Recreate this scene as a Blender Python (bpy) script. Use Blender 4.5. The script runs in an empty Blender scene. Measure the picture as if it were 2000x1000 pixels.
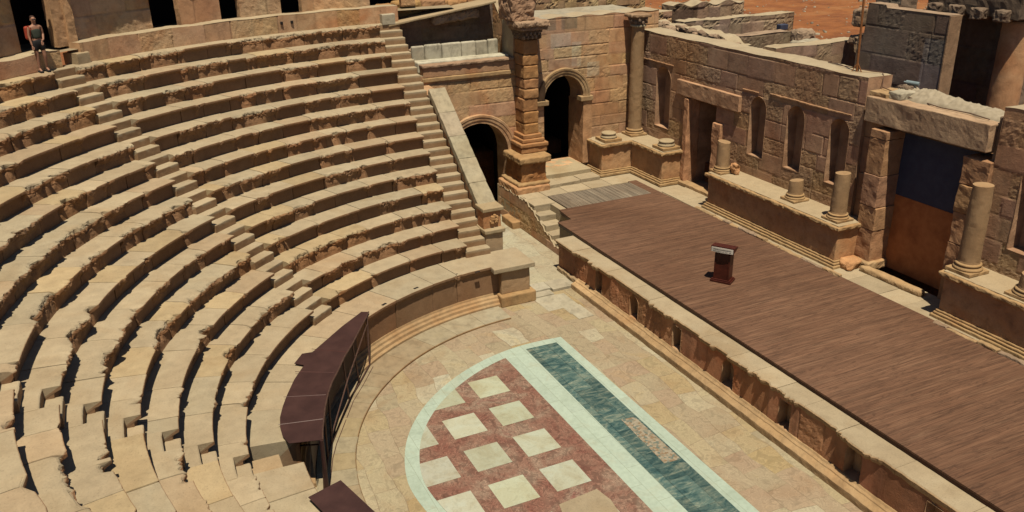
import bpy, math, random
import numpy as np
from mathutils import Matrix, Vector
D = bpy.data
C = bpy.context
SC = C.scene
COL = SC.collection
rad = math.radians

# ------------------------------------------------------------------ camera, sky, sun
CAMP = (15.73263538, -10.65441863, 12.75405533)
FW = (-0.83959672, 0.38700563, -0.3811876)
RT = (0.42536224, 0.90483925, -0.01824524)
UP = (-0.33785249, 0.17746145, 0.92431765)
cam_d = D.cameras.new('camera')
cam = D.objects.new('camera', cam_d)
COL.objects.link(cam)
m = Matrix.Identity(4)
for i in range(3):
    m[i][0] = RT[i]; m[i][1] = UP[i]; m[i][2] = -FW[i]; m[i][3] = CAMP[i]
cam.matrix_world = m
cam_d.sensor_width = 36
cam_d.lens = 1685.98 / 2000 * 36
cam_d.clip_end = 3000
SC.camera = cam

SUN_EL, SUN_AZ = 70.0, -18.0          # azimuth measured from +X towards +Y
w = D.worlds.new('World'); SC.world = w; w.use_nodes = True
nt = w.node_tree
bg = nt.nodes['Background']
sky = nt.nodes.new('ShaderNodeTexSky')
sky.sky_type = 'NISHITA'; sky.sun_disc = False
sky.sun_elevation = rad(SUN_EL); sky.sun_rotation = rad(90 - SUN_AZ)
sky.air_density = 0.8; sky.dust_density = 0.3
nt.links.new(sky.outputs[0], bg.inputs[0])
bg.inputs[1].default_value = 0.05
sl = D.lights.new('sun', 'SUN'); sl.energy = 5.0; sl.angle = rad(0.5); sl.color = (1.0, 0.88, 0.70)
so = D.objects.new('sun', sl); COL.objects.link(so)
sd = Vector((math.cos(rad(SUN_EL)) * math.cos(rad(SUN_AZ)), math.cos(rad(SUN_EL)) * math.sin(rad(SUN_AZ)), math.sin(rad(SUN_EL))))
so.rotation_euler = sd.to_track_quat('Z', 'Y').to_euler()
so.location = (0, 0, 60)
SC.view_settings.view_transform = 'Standard'
SC.view_settings.look = 'None'
SC.view_settings.exposure = 0.48
SC.view_settings.gamma = 1.0

# ------------------------------------------------------------------ measured layout
ZN, RN, DR, DZ = 2.075, 9.385, 0.6224, 0.484    # lowest seat row: height, radius; tread, rise
ZO, RO = 1.591, 8.296                            # orchestra podium seat
F = 0.2                                          # orchestra floor level
SZ = 1.6                                         # stage level
PT = 3.05                                        # top of the column pedestals
TH1, TH2 = rad(-138.42), rad(-92.94)
YE = -0.75                                       # seat rows end at this Y
XF = -16.45                                      # far (side) wall plane
YB = 10.5                                        # stage back wall plane

# ------------------------------------------------------------------ helpers
def vnoise(P, freq=1.0, seed=0):
    P = np.asarray(P, float) * freq
    I = np.floor(P).astype(np.int64); f = P - I; f = f * f * (3 - 2 * f)
    def h(dx, dy, dz):
        n = (I[:, 0] + dx) * 374761393 + (I[:, 1] + dy) * 668265263 + (I[:, 2] + dz) * 2147483647 + seed * 1274126177
        n = (n ^ (n >> 13)) * 1274126177 & 0x7fffffffffffffff
        n = n ^ (n >> 16)
        return (n & 0xffff) / 65535.0
    x, y, z = f[:, 0], f[:, 1], f[:, 2]
    a = h(0, 0, 0) * (1 - x) + h(1, 0, 0) * x; b = h(0, 1, 0) * (1 - x) + h(1, 1, 0) * x
    c = h(0, 0, 1) * (1 - x) + h(1, 0, 1) * x; d = h(0, 1, 1) * (1 - x) + h(1, 1, 1) * x
    return ((a * (1 - y) + b * y) * (1 - z) + (c * (1 - y) + d * y) * z) * 2 - 1

def fbm(P, freq=1.0, seed=0, oct=3):
    s = 0; a = 1; t = 0
    for o in range(oct):
        s = s + a * vnoise(P, freq * 2.03 ** o, seed + o * 17); t += a; a *= .55
    return s / t

def n1(s, freq, seed, oct=2):
    s = np.asarray(s, float)
    return fbm(np.stack([s, np.full_like(s, seed * 3.7), np.zeros_like(s)], 1), freq, seed, oct)

def props(o, label=None, cat=None, group=None, kind=None):
    if label: o['label'] = label
    if cat: o['category'] = cat
    if group: o['group'] = group
    if kind: o['kind'] = kind
    return o

def mk(name, V, Fc, mat, parent=None, cols=None, smooth=False, label=None, cat=None, group=None, kind=None):
    me = D.meshes.new(name)
    V = np.asarray(V, float).reshape(-1, 3)
    if isinstance(Fc, np.ndarray):
        nv = Fc.shape[1]
        me.vertices.add(len(V)); me.vertices.foreach_set('co', V.ravel())
        me.loops.add(Fc.size); me.loops.foreach_set('vertex_index', Fc.ravel().astype(np.int32))
        me.polygons.add(len(Fc))
        me.polygons.foreach_set('loop_start', np.arange(0, Fc.size, nv, dtype=np.int32))
        me.update(calc_edges=True); me.validate()
    else:
        me.from_pydata(V.tolist(), [], Fc); me.update()
    if smooth:
        me.polygons.foreach_set('use_smooth', np.ones(len(me.polygons), bool))
    if cols is not None and len(me.vertices) == len(cols):
        at = me.color_attributes.new('Tint', 'FLOAT_COLOR', 'POINT')
        c4 = np.ones((len(cols), 4)); c4[:, :3] = np.asarray(cols).reshape(len(cols), -1)
        at.data.foreach_set('color', c4.ravel())
    me.materials.append(mat)
    o = D.objects.new(name, me); COL.objects.link(o)
    if parent is not None: o.parent = parent
    return props(o, label, cat, group, kind)

def empty(name, loc, label, cat, group=None, rz=0.0):
    o = D.objects.new(name, None); COL.objects.link(o)
    o.location = loc; o.rotation_euler = (0, 0, rz); o.empty_display_size = .3
    bpy.context.view_layer.update()
    return props(o, label, cat, group)

def adopt(o, par):
    """parent while keeping world coordinates of mesh data"""
    o.parent = par
    o.matrix_parent_inverse = par.matrix_world.inverted()
    return o

class MB:
    """collects geometry in world coordinates"""
    def __init__(s): s.V = []; s.F = []; s.Cc = []; s.n = 0
    def add(s, V, Fc, col=1.0):
        V = np.asarray(V, float).reshape(-1, 3)
        s.V.append(V)
        cc = np.ones((len(V), 3)) * np.asarray(col if np.ndim(col) else [col] * 3) if np.ndim(col) < 2 else np.asarray(col)
        s.Cc.append(cc)
        s.F += [tuple(int(i) + s.n for i in f) for f in Fc]
        s.n += len(V)
        return s
    def build(s, name, mat, parent=None, smooth=False, **k):
        V = np.concatenate(s.V)
        o = mk(name, V, s.F, mat, None, np.concatenate(s.Cc), smooth, **k)
        if parent is not None: adopt(o, parent)
        return o

def gridfaces(nu, nv, off=0, flip=False):
    i, j = np.meshgrid(np.arange(nu - 1), np.arange(nv - 1), indexing='ij')
    a = i * nv + j; b = (i + 1) * nv + j
    q = np.stack([a, b, b + 1, a + 1], -1).reshape(-1, 4) + off
    return q[:, ::-1] if flip else q

def rbox(lo, hi, res=.12, r=.03, amp=.012, seed=0, fr=3.0, yaw=0, piv=None, tilt=None):
    """rough-edged stone block: rounded, eroded box; returns V, F"""
    lo = np.array(lo, float); hi = np.array(hi, float)
    r = min(r, (hi - lo).min() * .45)
    Vs = []; Fs = []; n = 0
    for ax in range(3):
        u, v = [(1, 2), (2, 0), (0, 1)][ax]
        for side in (0, 1):
            nu = max(3, int((hi[u] - lo[u]) / res) + 1); nv = max(3, int((hi[v] - lo[v]) / res) + 1)
            def gl(a, b, k):
                g = np.linspace(a, b, k)
                return np.unique(np.concatenate([g, [a + r * .5, a + r, b - r, b - r * .5]]))
            gu = gl(lo[u], hi[u], nu); gv = gl(lo[v], hi[v], nv)
            U, W = np.meshgrid(gu, gv, indexing='ij')
            P = np.zeros(U.shape + (3,)); P[..., u] = U; P[..., v] = W; P[..., ax] = hi[ax] if side else lo[ax]
            P = P.reshape(-1, 3)
            Q = np.clip(P, lo + r, hi - r); d = P - Q
            P = Q + d / np.maximum(np.linalg.norm(d, axis=1, keepdims=True), 1e-9) * r
            Vs.append(P); f = gridfaces(len(gu), len(gv), n, flip=not side); Fs.append(f); n += len(P)
    V = np.concatenate(Vs)
    if amp:
        for a in range(3):
            V[:, a] += amp * fbm(V + seed * 7.3, fr, seed + a * 5, 3) * (1.6 if a != 2 else 1)
    Fc = np.concatenate(Fs)
    if yaw:
        p = np.array(piv if piv is not None else (lo + hi) / 2); c_, s_ = math.cos(yaw), math.sin(yaw)
        d = V - p; V = p + np.stack([d[:, 0] * c_ - d[:, 1] * s_, d[:, 0] * s_ + d[:, 1] * c_, d[:, 2]], 1)
    return V, Fc

def prism(poly, z0, z1, off=None):
    """solid between z0 and z1 over xy polygon"""
    n = len(poly)
    V = [(x, y, z0) for x, y in poly] + [(x, y, z1) for x, y in poly]
    Fc = [tuple(range(n - 1, -1, -1)), tuple(range(n, 2 * n))] + [(i, (i + 1) % n, n + (i + 1) % n, n + i) for i in range(n)]
    return V, Fc

def tube(pts, r, k=8, caps=True, col=1):
    pts = [Vector(p) for p in pts]; V = []; Fc = []
    rs = r if hasattr(r, '__len__') else [r] * len(pts)
    for i, p in enumerate(pts):
        t = (pts[min(i + 1, len(pts) - 1)] - pts[max(i - 1, 0)]).normalized()
        a = t.cross(Vector((0, 0, 1)) if abs(t.z) < .9 else Vector((1, 0, 0))).normalized(); b = t.cross(a)
        for j in range(k):
            q = p + (a * math.cos(2 * math.pi * j / k) + b * math.sin(2 * math.pi * j / k)) * rs[i]
            V.append(tuple(q))
    for i in range(len(pts) - 1):
        for j in range(k):
            Fc.append((i * k + j, i * k + (j + 1) % k, (i + 1) * k + (j + 1) % k, (i + 1) * k + j))
    if caps:
        Fc.append(tuple(range(k))[::-1]); Fc.append(tuple(range((len(pts) - 1) * k, len(pts) * k)))
    return V, Fc

def lathe(prof, cx, cy, z0, k=36, amp=.006, seed=0, top_tilt=0.0, fr=4.0, flute=0):
    """prof: list of (r, z) bottom to top, closed on top"""
    prof = [(0.001, prof[0][1])] + list(prof) + [(0.001, prof[-1][1])]
    # subdivide tall segments
    pp = [prof[0]]
    for a, b in zip(prof[:-1], prof[1:]):
        L = math.hypot(b[0] - a[0], b[1] - a[1]); n = max(1, int(L / .12))
        for i in range(1, n + 1): pp.append((a[0] + (b[0] - a[0]) * i / n, a[1] + (b[1] - a[1]) * i / n))
    zt = prof[-1][1]
    R = np.array([p[0] for p in pp]); Zz = np.array([p[1] for p in pp])
    A = np.arange(k) / k * 2 * np.pi
    RR, AA = np.meshgrid(R, A, indexing='ij'); ZZ = np.meshgrid(Zz, A, indexing='ij')[0]
    if flute: RR = RR * (1 - .05 * (np.cos(AA * flute) > 0.2))
    V = np.stack([cx + RR * np.cos(AA), cy + RR * np.sin(AA), z0 + ZZ], -1).reshape(-1, 3)
    if top_tilt:
        kk = np.clip((ZZ.ravel() - (zt - .5)) / .5, 0, 1) if zt > .6 else (ZZ.ravel() >= zt - 1e-6) * 1.0
        V[:, 2] += kk * top_tilt * (V[:, 0] - cx + .6 * (V[:, 1] - cy))
    nz = fbm(V + seed * 3.1, fr, seed, 3); nz2 = fbm(V + seed * 5.1, fr, seed + 9, 3)
    V[:, 0] += amp * nz; V[:, 1] += amp * nz2
    V[:, 2] += amp * .8 * nz * (ZZ.ravel() > zt - .02)
    Fc = []
    m_ = len(R)
    for i in range(m_ - 1):
        for j in range(k):
            Fc.append((i * k + j, i * k + (j + 1) % k, (i + 1) * k + (j + 1) % k, (i + 1) * k + j))
    return V, Fc

# ------------------------------------------------------------------ materials
def newmat(name):
    mt = D.materials.new(name); mt.use_nodes = True
    n = mt.node_tree; b = n.nodes['Principled BSDF']
    b.inputs['Roughness'].default_value = .9
    b.inputs['Specular IOR Level'].default_value = .25
    return mt, n, b

def N(n, t, **k):
    x = n.nodes.new(t)
    for a, v in k.items():
        if a in x.inputs: x.inputs[a].default_value = v
        else: setattr(x, a, v)
    return x

def noise(n, co, scale, detail=5, rough=.6, dist=0.0):
    x = n.nodes.new('ShaderNodeTexNoise'); x.inputs['Scale'].default_value = scale
    x.inputs['Detail'].default_value = detail; x.inputs['Roughness'].default_value = rough; x.inputs['Distortion'].default_value = dist
    n.links.new(co, x.inputs['Vector']); return x

def ramp(n, src, stops):
    x = n.nodes.new('ShaderNodeValToRGB'); e = x.color_ramp.elements
    while len(e) < len(stops): e.new(.5)
    for i, (p, c_) in enumerate(stops):
        e[i].position = p; e[i].color = (c_[0], c_[1], c_[2], 1) if hasattr(c_, '__len__') else (c_, c_, c_, 1)
    n.links.new(src, x.inputs[0]); return x

def mix(n, fac, a, b, mode='MIX'):
    x = n.nodes.new('ShaderNodeMix'); x.data_type = 'RGBA'; x.blend_type = mode
    for s, v in ((0, fac), (6, a), (7, b)):
        if hasattr(v, 'links') or hasattr(v, 'is_linked'): n.links.new(v, x.inputs[s])
        else: x.inputs[s].default_value = v if s == 0 else (v[0], v[1], v[2], 1)
    return x.outputs[2]

def coords(n, scale=(1, 1, 1)):
    tc = n.nodes.new('ShaderNodeNewGeometry')
    mp = n.nodes.new('ShaderNodeMapping'); mp.inputs['Scale'].default_value = scale
    n.links.new(tc.outputs['Position'], mp.inputs[0]); return mp.outputs[0]

def objco(n, scale=(1, 1, 1)):
    tc = n.nodes.new('ShaderNodeTexCoord')
    mp = n.nodes.new('ShaderNodeMapping'); mp.inputs['Scale'].default_value = scale
    n.links.new(tc.outputs['Object'], mp.inputs[0]); return mp.outputs[0]

def stone(name, A, B, Cc, stain=.35, bump=.5, pits=.5, dark=(.10, .075, .05), streak=.0):
    mt, n, b = newmat(name)
    co = coords(n)
    big = noise(n, co, .55, 4, .55, .4); mid = noise(n, co, 3.2, 6, .65, .3); fine = noise(n, co, 26, 5, .7)
    r1 = ramp(n, big.outputs[0], [(.34, A), (.52, B), (.70, Cc)])
    r2 = ramp(n, mid.outputs[0], [(.30, .62), (.5, 1.0), (.72, 1.22)])
    c = mix(n, .28 if name == 'seat_limestone' else .7, r1.outputs[0], r2.outputs[0], 'MULTIPLY')
    at = n.nodes.new('ShaderNodeVertexColor'); at.layer_name = 'Tint'
    c = mix(n, 1.0, c, at.outputs[0], 'MULTIPLY')
    # weather stains
    st = noise(n, coords(n, (1.5, 1.5, .45)), 1.6, 6, .7, .6)
    rs = ramp(n, st.outputs[0], [(.53, 0.0), (.72, 1.0)])
    mm = n.nodes.new('ShaderNodeMath'); mm.operation = 'MULTIPLY'; mm.inputs[1].default_value = stain
    n.links.new(rs.outputs[0], mm.inputs[0])
    c = mix(n, mm.outputs[0], c, dark)
    sp = ramp(n, fine.outputs[0], [(.28, .50), (.40, .93), (.62, 1.02), (.78, 1.16)])
    c = mix(n, pits, c, sp.outputs[0], 'MULTIPLY')
    n.links.new(c, b.inputs['Base Color'])
    bp = n.nodes.new('ShaderNodeBump'); bp.inputs['Strength'].default_value = bump; bp.inputs['Distance'].default_value = .02
    ad = n.nodes.new('ShaderNodeMath'); ad.operation = 'ADD'
    n.links.new(mid.outputs[0], ad.inputs[0]); n.links.new(fine.outputs[0], ad.inputs[1])
    n.links.new(ad.outputs[0], bp.inputs['Height']); n.links.new(bp.outputs[0], b.inputs['Normal'])
    return mt

def plain(name, c1, c2, rough=.7, scale=8, bump=.15, metal=0, detail=5):
    mt, n, b = newmat(name)
    nz = noise(n, coords(n), scale, detail)
    r = ramp(n, nz.outputs[0], [(.35, c1), (.65, c2)])
    n.links.new(r.outputs[0], b.inputs['Base Color']); b.inputs['Roughness'].default_value = rough
    b.inputs['Metallic'].default_value = metal
    bp = n.nodes.new('ShaderNodeBump'); bp.inputs['Strength'].default_value = bump; bp.inputs['Distance'].default_value = .01
    n.links.new(nz.outputs[0], bp.inputs['Height']); n.links.new(bp.outputs[0], b.inputs['Normal'])
    return mt

M_seat = stone('seat_limestone', (.345, .272, .178), (.375, .305, .205), (.33, .25, .155), stain=.10, bump=.45, pits=.85)
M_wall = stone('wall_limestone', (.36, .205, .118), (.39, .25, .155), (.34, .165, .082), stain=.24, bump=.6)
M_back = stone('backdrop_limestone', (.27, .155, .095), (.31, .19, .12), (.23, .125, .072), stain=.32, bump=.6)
M_pale = stone('pale_marble', (.37, .33, .235), (.41, .365, .265), (.35, .295, .20), stain=.25, bump=.3)
M_gold = stone('golden_moulding', (.345, .225, .118), (.38, .26, .145), (.33, .195, .095), stain=.25, bump=.5)
M_orange = stone('orange_pier_stone', (.35, .19, .085), (.39, .235, .115), (.32, .155, .065), stain=.25, bump=.6)
M_dark = stone('dark_and_shaded_stone', (.15, .108, .078), (.20, .15, .11), (.12, .085, .062), stain=.4, bump=.9)  # dark stone; also paints in the shade on shaded walls and recesses
M_rub = stone('rubble_stone', (.29, .205, .135), (.34, .25, .17), (.24, .16, .10), stain=.4, bump=.9)
M_void = plain('painted_dark_interior', (.012, .010, .010), (.018, .014, .013), .95)  # near-black colour stands in for the shade inside openings, niches and holes
M_bench = stone('stained_bench_marble', (.40, .37, .28), (.44, .41, .31), (.37, .32, .23), stain=.75, bump=.3, dark=(.09, .085, .06))
M_pod = plain('lectern_varnished_wood', (.05, .012, .008), (.085, .02, .012), .35, 5)
M_iron = plain('brown_painted_steel', (.068, .034, .027), (.105, .055, .043), .6, 2.2, .12, detail=9)
M_rail = plain('rusty_steel', (.085, .045, .035), (.13, .075, .055), .6, 14, .2, .3)
M_black = plain('black_cloth', (.012, .012, .014), (.02, .02, .022), .9)
M_navy = plain('dark_navy_board', (.022, .024, .042), (.030, .033, .052), .7, 3, .1)
M_brown = plain('brown_door_board', (.14, .048, .018), (.21, .078, .030), .6, 2.5, .1)
M_skin = plain('skin', (.33, .17, .11), (.38, .20, .13), .6, 20, .02)
M_hair = plain('dark_hair', (.03, .014, .01), (.05, .022, .015), .7, 40)
M_olive = plain('olive_top', (.035, .045, .032), (.05, .06, .045), .9, 30)
M_red = plain('orange_backpack', (.30, .04, .02), (.36, .06, .03), .7, 20)
M_cloth = plain('sand_covered_sheet', (.33, .275, .185), (.40, .34, .24), .9, 6, .4)
M_rust = plain('rusty_rod', (.20, .075, .02), (.27, .11, .035), .7, 20)
M_cable = plain('brown_cable', (.10, .05, .03), (.14, .08, .05), .7, 20)
M_bottle = plain('pale_blue_plastic', (.20, .26, .27), (.26, .32, .33), .35, 9, .02)
M_whitel = plain('white_limewash', (.55, .52, .44), (.62, .58, .50), .8, 9, .1)

def white_marble():
    mt, n, b = newmat('white_floor_marble')
    co = coords(n); a = noise(n, co, 1.3, 6, .6, 1.2); f = noise(n, co, 9, 5, .6)
    r = ramp(n, a.outputs[0], [(.30, (.36, .43, .37)), (.55, (.42, .50, .44)), (.75, (.38, .45, .40))])
    c = mix(n, .5, r.outputs[0], ramp(n, f.outputs[0], [(.3, .80), (.6, 1.05)]).outputs[0], 'MULTIPLY')
    br = n.nodes.new('ShaderNodeTexBrick'); br.inputs['Scale'].default_value = 1; br.inputs['Brick Width'].default_value = 1.35; br.inputs['Row Height'].default_value = .38
    br.inputs['Mortar Size'].default_value = .006; br.inputs['Color1'].default_value = (.92, .92, .92, 1); br.inputs['Color2'].default_value = (1.05, 1.05, 1.05, 1); br.inputs['Mortar'].default_value = (.62, .58, .52, 1)
    n.links.new(co, br.inputs['Vector']); c = mix(n, .7, c, br.outputs[0], 'MULTIPLY')
    du = noise(n, co, .7, 6, .7, 1.0); c = mix(n, ramp(n, du.outputs[0], [(.55, 0.0), (.75, .45)]).outputs[0], c, (.37, .32, .22))
    n.links.new(c, b.inputs['Base Color']); b.inputs['Roughness'].default_value = .55
    return mt
def green_marble():
    mt, n, b = newmat('green_veined_marble')
    co = coords(n); a = noise(n, coords(n, (2.2, .8, 1)), 1.9, 7, .68, 1.6); f = noise(n, co, 2.7, 7, .7, 2.5)
    r = ramp(n, a.outputs[0], [(.30, (.012, .030, .032)), (.43, (.026, .060, .058)), (.54, (.062, .10, .085)), (.68, (.15, .175, .13))])
    v = ramp(n, f.outputs[0], [(.47, 1.0), (.50, 2.0), (.53, 1.0)])
    c = mix(n, .35, r.outputs[0], v.outputs[0], 'MULTIPLY')
    br = n.nodes.new('ShaderNodeTexBrick'); br.inputs['Scale'].default_value = 1; br.inputs['Brick Width'].default_value = 1.1
    br.inputs['Row Height'].default_value = .52; br.inputs['Mortar Size'].default_value = .012; br.offset = .4
    br.inputs['Color1'].default_value = (.75, .75, .75, 1); br.inputs['Color2'].default_value = (1.25, 1.25, 1.25, 1); br.inputs['Mortar'].default_value = (.6, .6, .6, 1)
    n.links.new(co, br.inputs['Vector'])
    c = mix(n, .8, c, br.outputs[0], 'MULTIPLY')
    n.links.new(c, b.inputs['Base Color']); b.inputs['Roughness'].default_value = .5
    return mt
def red_marble():
    mt, n, b = newmat('red_veined_marble')
    co = coords(n); a = noise(n, co, .9, 5, .6, .8); f = noise(n, co, 3.6, 8, .7, 1.8); g = noise(n, co, 14, 5, .7, 1.0)
    r = ramp(n, a.outputs[0], [(.34, (.155, .062, .043)), (.5, (.175, .090, .062)), (.62, (.21, .135, .095)), (.76, (.15, .048, .038))])
    v = ramp(n, f.outputs[0], [(.30, .65), (.40, .95), (.49, 1.0), (.51, 2.6), (.54, 1.15), (.68, 1.5)])
    c = mix(n, .75, r.outputs[0], v.outputs[0], 'MULTIPLY')
    c = mix(n, .45, c, ramp(n, g.outputs[0], [(.3, .7), (.7, 1.3)]).outputs[0], 'MULTIPLY')
    n.links.new(c, b.inputs['Base Color']); b.inputs['Roughness'].default_value = .55
    return mt
def cream_marble():
    mt, n, b = newmat('cream_square_marble')
    co = coords(n); a = noise(n, co, 1.1, 6, .65, 1.0); f = noise(n, co, 5, 7, .7, 1.5)
    r = ramp(n, a.outputs[0], [(.32, (.35, .30, .20)), (.5, (.41, .38, .28)), (.66, (.43, .42, .33))])
    v = ramp(n, f.outputs[0], [(.44, .86), (.5, 1.08), (.56, .98)])
    at = n.nodes.new('ShaderNodeVertexColor'); at.layer_name = 'Tint'
    c = mix(n, .6, r.outputs[0], v.outputs[0], 'MULTIPLY')
    c = mix(n, 1, c, at.outputs[0], 'MULTIPLY')
    n.links.new(c, b.inputs['Base Color']); b.inputs['Roughness'].default_value = .6
    return mt
def patch_mosaic():
    mt, n, b = newmat('rubble_patch_mosaic')
    co = coords(n); v = n.nodes.new('ShaderNodeTexVoronoi'); v.inputs['Scale'].default_value = 16
    n.links.new(co, v.inputs['Vector'])
    sp = n.nodes.new('ShaderNodeSeparateColor'); n.links.new(v.outputs['Color'], sp.inputs[0])
    r = ramp(n, sp.outputs[0], [(.15, (.24, .17, .10)), (.4, (.36, .32, .24)), (.65, (.30, .26, .18)), (.85, (.14, .17, .14))])
    n.links.new(r.outputs[0], b.inputs['Base Color'])
    return mt
M_white, M_green, M_redm, M_cream, M_patch = white_marble(), green_marble(), red_marble(), cream_marble(), patch_mosaic()

def slab_floor(name, cols, bw=.95, rh=.62, rot=0.0, mort=.008, dist=.03):
    mt, n, b = newmat(name)
    co = coords(n)
    mp = n.nodes.new('ShaderNodeMapping'); mp.inputs['Rotation'].default_value = (0, 0, rot); n.links.new(co, mp.inputs[0])
    wob = noise(n, co, 1.6, 3)
    mx = mix(n, dist, mp.outputs[0], wob.outputs[1], 'ADD')
    wob2 = noise(n, co, .35, 2); mx = mix(n, .9, mx, wob2.outputs[1], 'ADD')
    br = n.nodes.new('ShaderNodeTexBrick'); br.inputs['Scale'].default_value = 1
    br.inputs['Brick Width'].default_value = bw; br.inputs['Row Height'].default_value = rh
    br.inputs['Mortar Size'].default_value = mort; br.offset = .37; br.squash = .8; br.squash_frequency = 3
    br.inputs['Color1'].default_value = (0, 0, 0, 1); br.inputs['Color2'].default_value = (1, 1, 1, 1); br.inputs['Mortar'].default_value = (.5, .5, .5, 1)
    n.links.new(mx, br.inputs['Vector'])
    r = ramp(n, br.outputs[0], [(0, cols[0]), (.3, cols[1]), (.55, cols[2]), (.8, cols[3]), (1, cols[4])])
    vein = noise(n, co, 2.6, 8, .7, 1.9)
    v = ramp(n, vein.outputs[0], [(.36, .80), (.47, .97), (.505, 1.30), (.54, 1.0), (.7, 1.14)])
    c = mix(n, .8, r.outputs[0], v.outputs[0], 'MULTIPLY')
    big = noise(n, co, .8, 5, .6, .6)
    c = mix(n, .8, c, ramp(n, big.outputs[0], [(.3, (.90, .78, .70)), (.45, (1, .97, .95)), (.58, (1.04, 1.04, 1.02)), (.72, (1.12, 1.02, .84))]).outputs[0], 'MULTIPLY')
    f = noise(n, co, 20, 5, .7)
    c = mix(n, .5, c, ramp(n, f.outputs[0], [(.3, .72), (.5, 1.0)]).outputs[0], 'MULTIPLY')
    mf = n.nodes.new('ShaderNodeMath'); mf.operation = 'MULTIPLY'; n.links.new(br.outputs['Fac'], mf.inputs[0]); n.links.new(ramp(n, wob.outputs[0], [(.35, .2), (.6, .85)]).outputs[0], mf.inputs[1])
    c = mix(n, mf.outputs[0], c, (.19, .125, .075))
    n.links.new(c, b.inputs['Base Color'])
    bp = n.nodes.new('ShaderNodeBump'); bp.inputs['Strength'].default_value = .3; bp.inputs['Distance'].default_value = .01
    n.links.new(f.outputs[0], bp.inputs['Height']); n.links.new(bp.outputs[0], b.inputs['Normal'])
    b.inputs['Roughness'].default_value = .75
    return mt
PINK = [(.30, .235, .150), (.31, .215, .14), (.335, .27, .175), (.32, .225, .115), (.38, .325, .235)]
M_floor = slab_floor('orchestra_slabs', PINK, 1.0, .58)
M_par = slab_floor('parodos_slabs', [(.37, .33, .225), (.345, .285, .185), (.38, .345, .24), (.33, .26, .165), (.40, .37, .27)], 1.5, .9)

def deck_wood(name, cA, cB, cC, axis, pw=.11, wave=True):
    """planks run along `axis` (0 = X, 1 = Y)"""
    mt, n, b = newmat(name)
    co = coords(n)
    sc = (.7, 13, 1) if axis == 0 else (15, .45, 1)
    g = noise(n, coords(n, sc), 1.0, 7, .7, 1.1)
    g2 = noise(n, coords(n, (sc[0] * 2.6, sc[1] * 2.6, 1)), 1.0, 5, .7, .5)
    mp = n.nodes.new('ShaderNodeMapping'); mp.inputs['Rotation'].default_value = (0, 0, 0 if axis == 0 else rad(90)); n.links.new(co, mp.inputs[0])
    br = n.nodes.new('ShaderNodeTexBrick'); br.inputs['Scale'].default_value = 1; br.inputs['Brick Width'].default_value = 2.6
    br.inputs['Row Height'].default_value = pw; br.inputs['Mortar Size'].default_value = .006
    br.inputs['Color1'].default_value = (.72, .72, .72, 1); br.inputs['Color2'].default_value = (1.25, 1.22, 1.2, 1); br.inputs['Mortar'].default_value = (.35, .33, .3, 1)
    n.links.new(mp.outputs[0], br.inputs['Vector'])
    r = ramp(n, g.outputs[0], [(.30, cA), (.5, cB), (.70, cC)])
    c = mix(n, .75 if axis == 0 else .38, r.outputs[0], br.outputs[0], 'MULTIPLY')
    c = mix(n, .6, c, ramp(n, g2.outputs[0], [(.3, .65), (.65, 1.15)]).outputs[0], 'MULTIPLY')
    if axis == 1:
        g3 = noise(n, coords(n, (7.5, .55, 1)), 1.0, 4, .6, .9)
        c = mix(n, .8, c, ramp(n, g3.outputs[0], [(.40, 1.12), (.47, 1.0), (.50, .55), (.53, 1.0), (.62, 1.1)]).outputs[0], 'MULTIPLY')
    big = noise(n, co, .22, 4)
    c = mix(n, .9, c, ramp(n, big.outputs[0], [(.35, (.84, .80, .76)), (.65, (1.18, 1.22, 1.26))]).outputs[0], 'MULTIPLY')
    n.links.new(c, b.inputs['Base Color']); b.inputs['Roughness'].default_value = .8
    bp = n.nodes.new('ShaderNodeBump'); bp.inputs['Strength'].default_value = .5; bp.inputs['Distance'].default_value = .01
    n.links.new(g.outputs[0], bp.inputs['Height']); n.links.new(bp.outputs[0], b.inputs['Normal'])
    return mt
M_deck = deck_wood('brown_stage_planks', (.088, .044, .027), (.135, .070, .043), (.19, .108, .068), 1, .10)
M_grey = deck_wood('grey_weathered_planks', (.13, .10, .07), (.20, .16, .115), (.25, .21, .15), 0, .22)

def ground_mat():
    mt, n, b = newmat('dry_grass_ground')
    co = coords(n); a = noise(n, co, .25, 6, .65, .5); f = noise(n, co, 1.1, 9, .8)
    r = ramp(n, a.outputs[0], [(.30, (.24, .08, .024)), (.5, (.40, .15, .042)), (.68, (.48, .22, .075))])
    c = mix(n, .7, r.outputs[0], ramp(n, f.outputs[0], [(.3, .45), (.5, 1.0), (.75, 1.35)]).outputs[0], 'MULTIPLY')
    n.links.new(c, b.inputs['Base Color'])
    bp = n.nodes.new('ShaderNodeBump'); bp.inputs['Strength'].default_value = 1; bp.inputs['Distance'].default_value = .15
    n.links.new(f.outputs[0], bp.inputs['Height']); n.links.new(bp.outputs[0], b.inputs['Normal'])
    return mt
M_ground = ground_mat()

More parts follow.
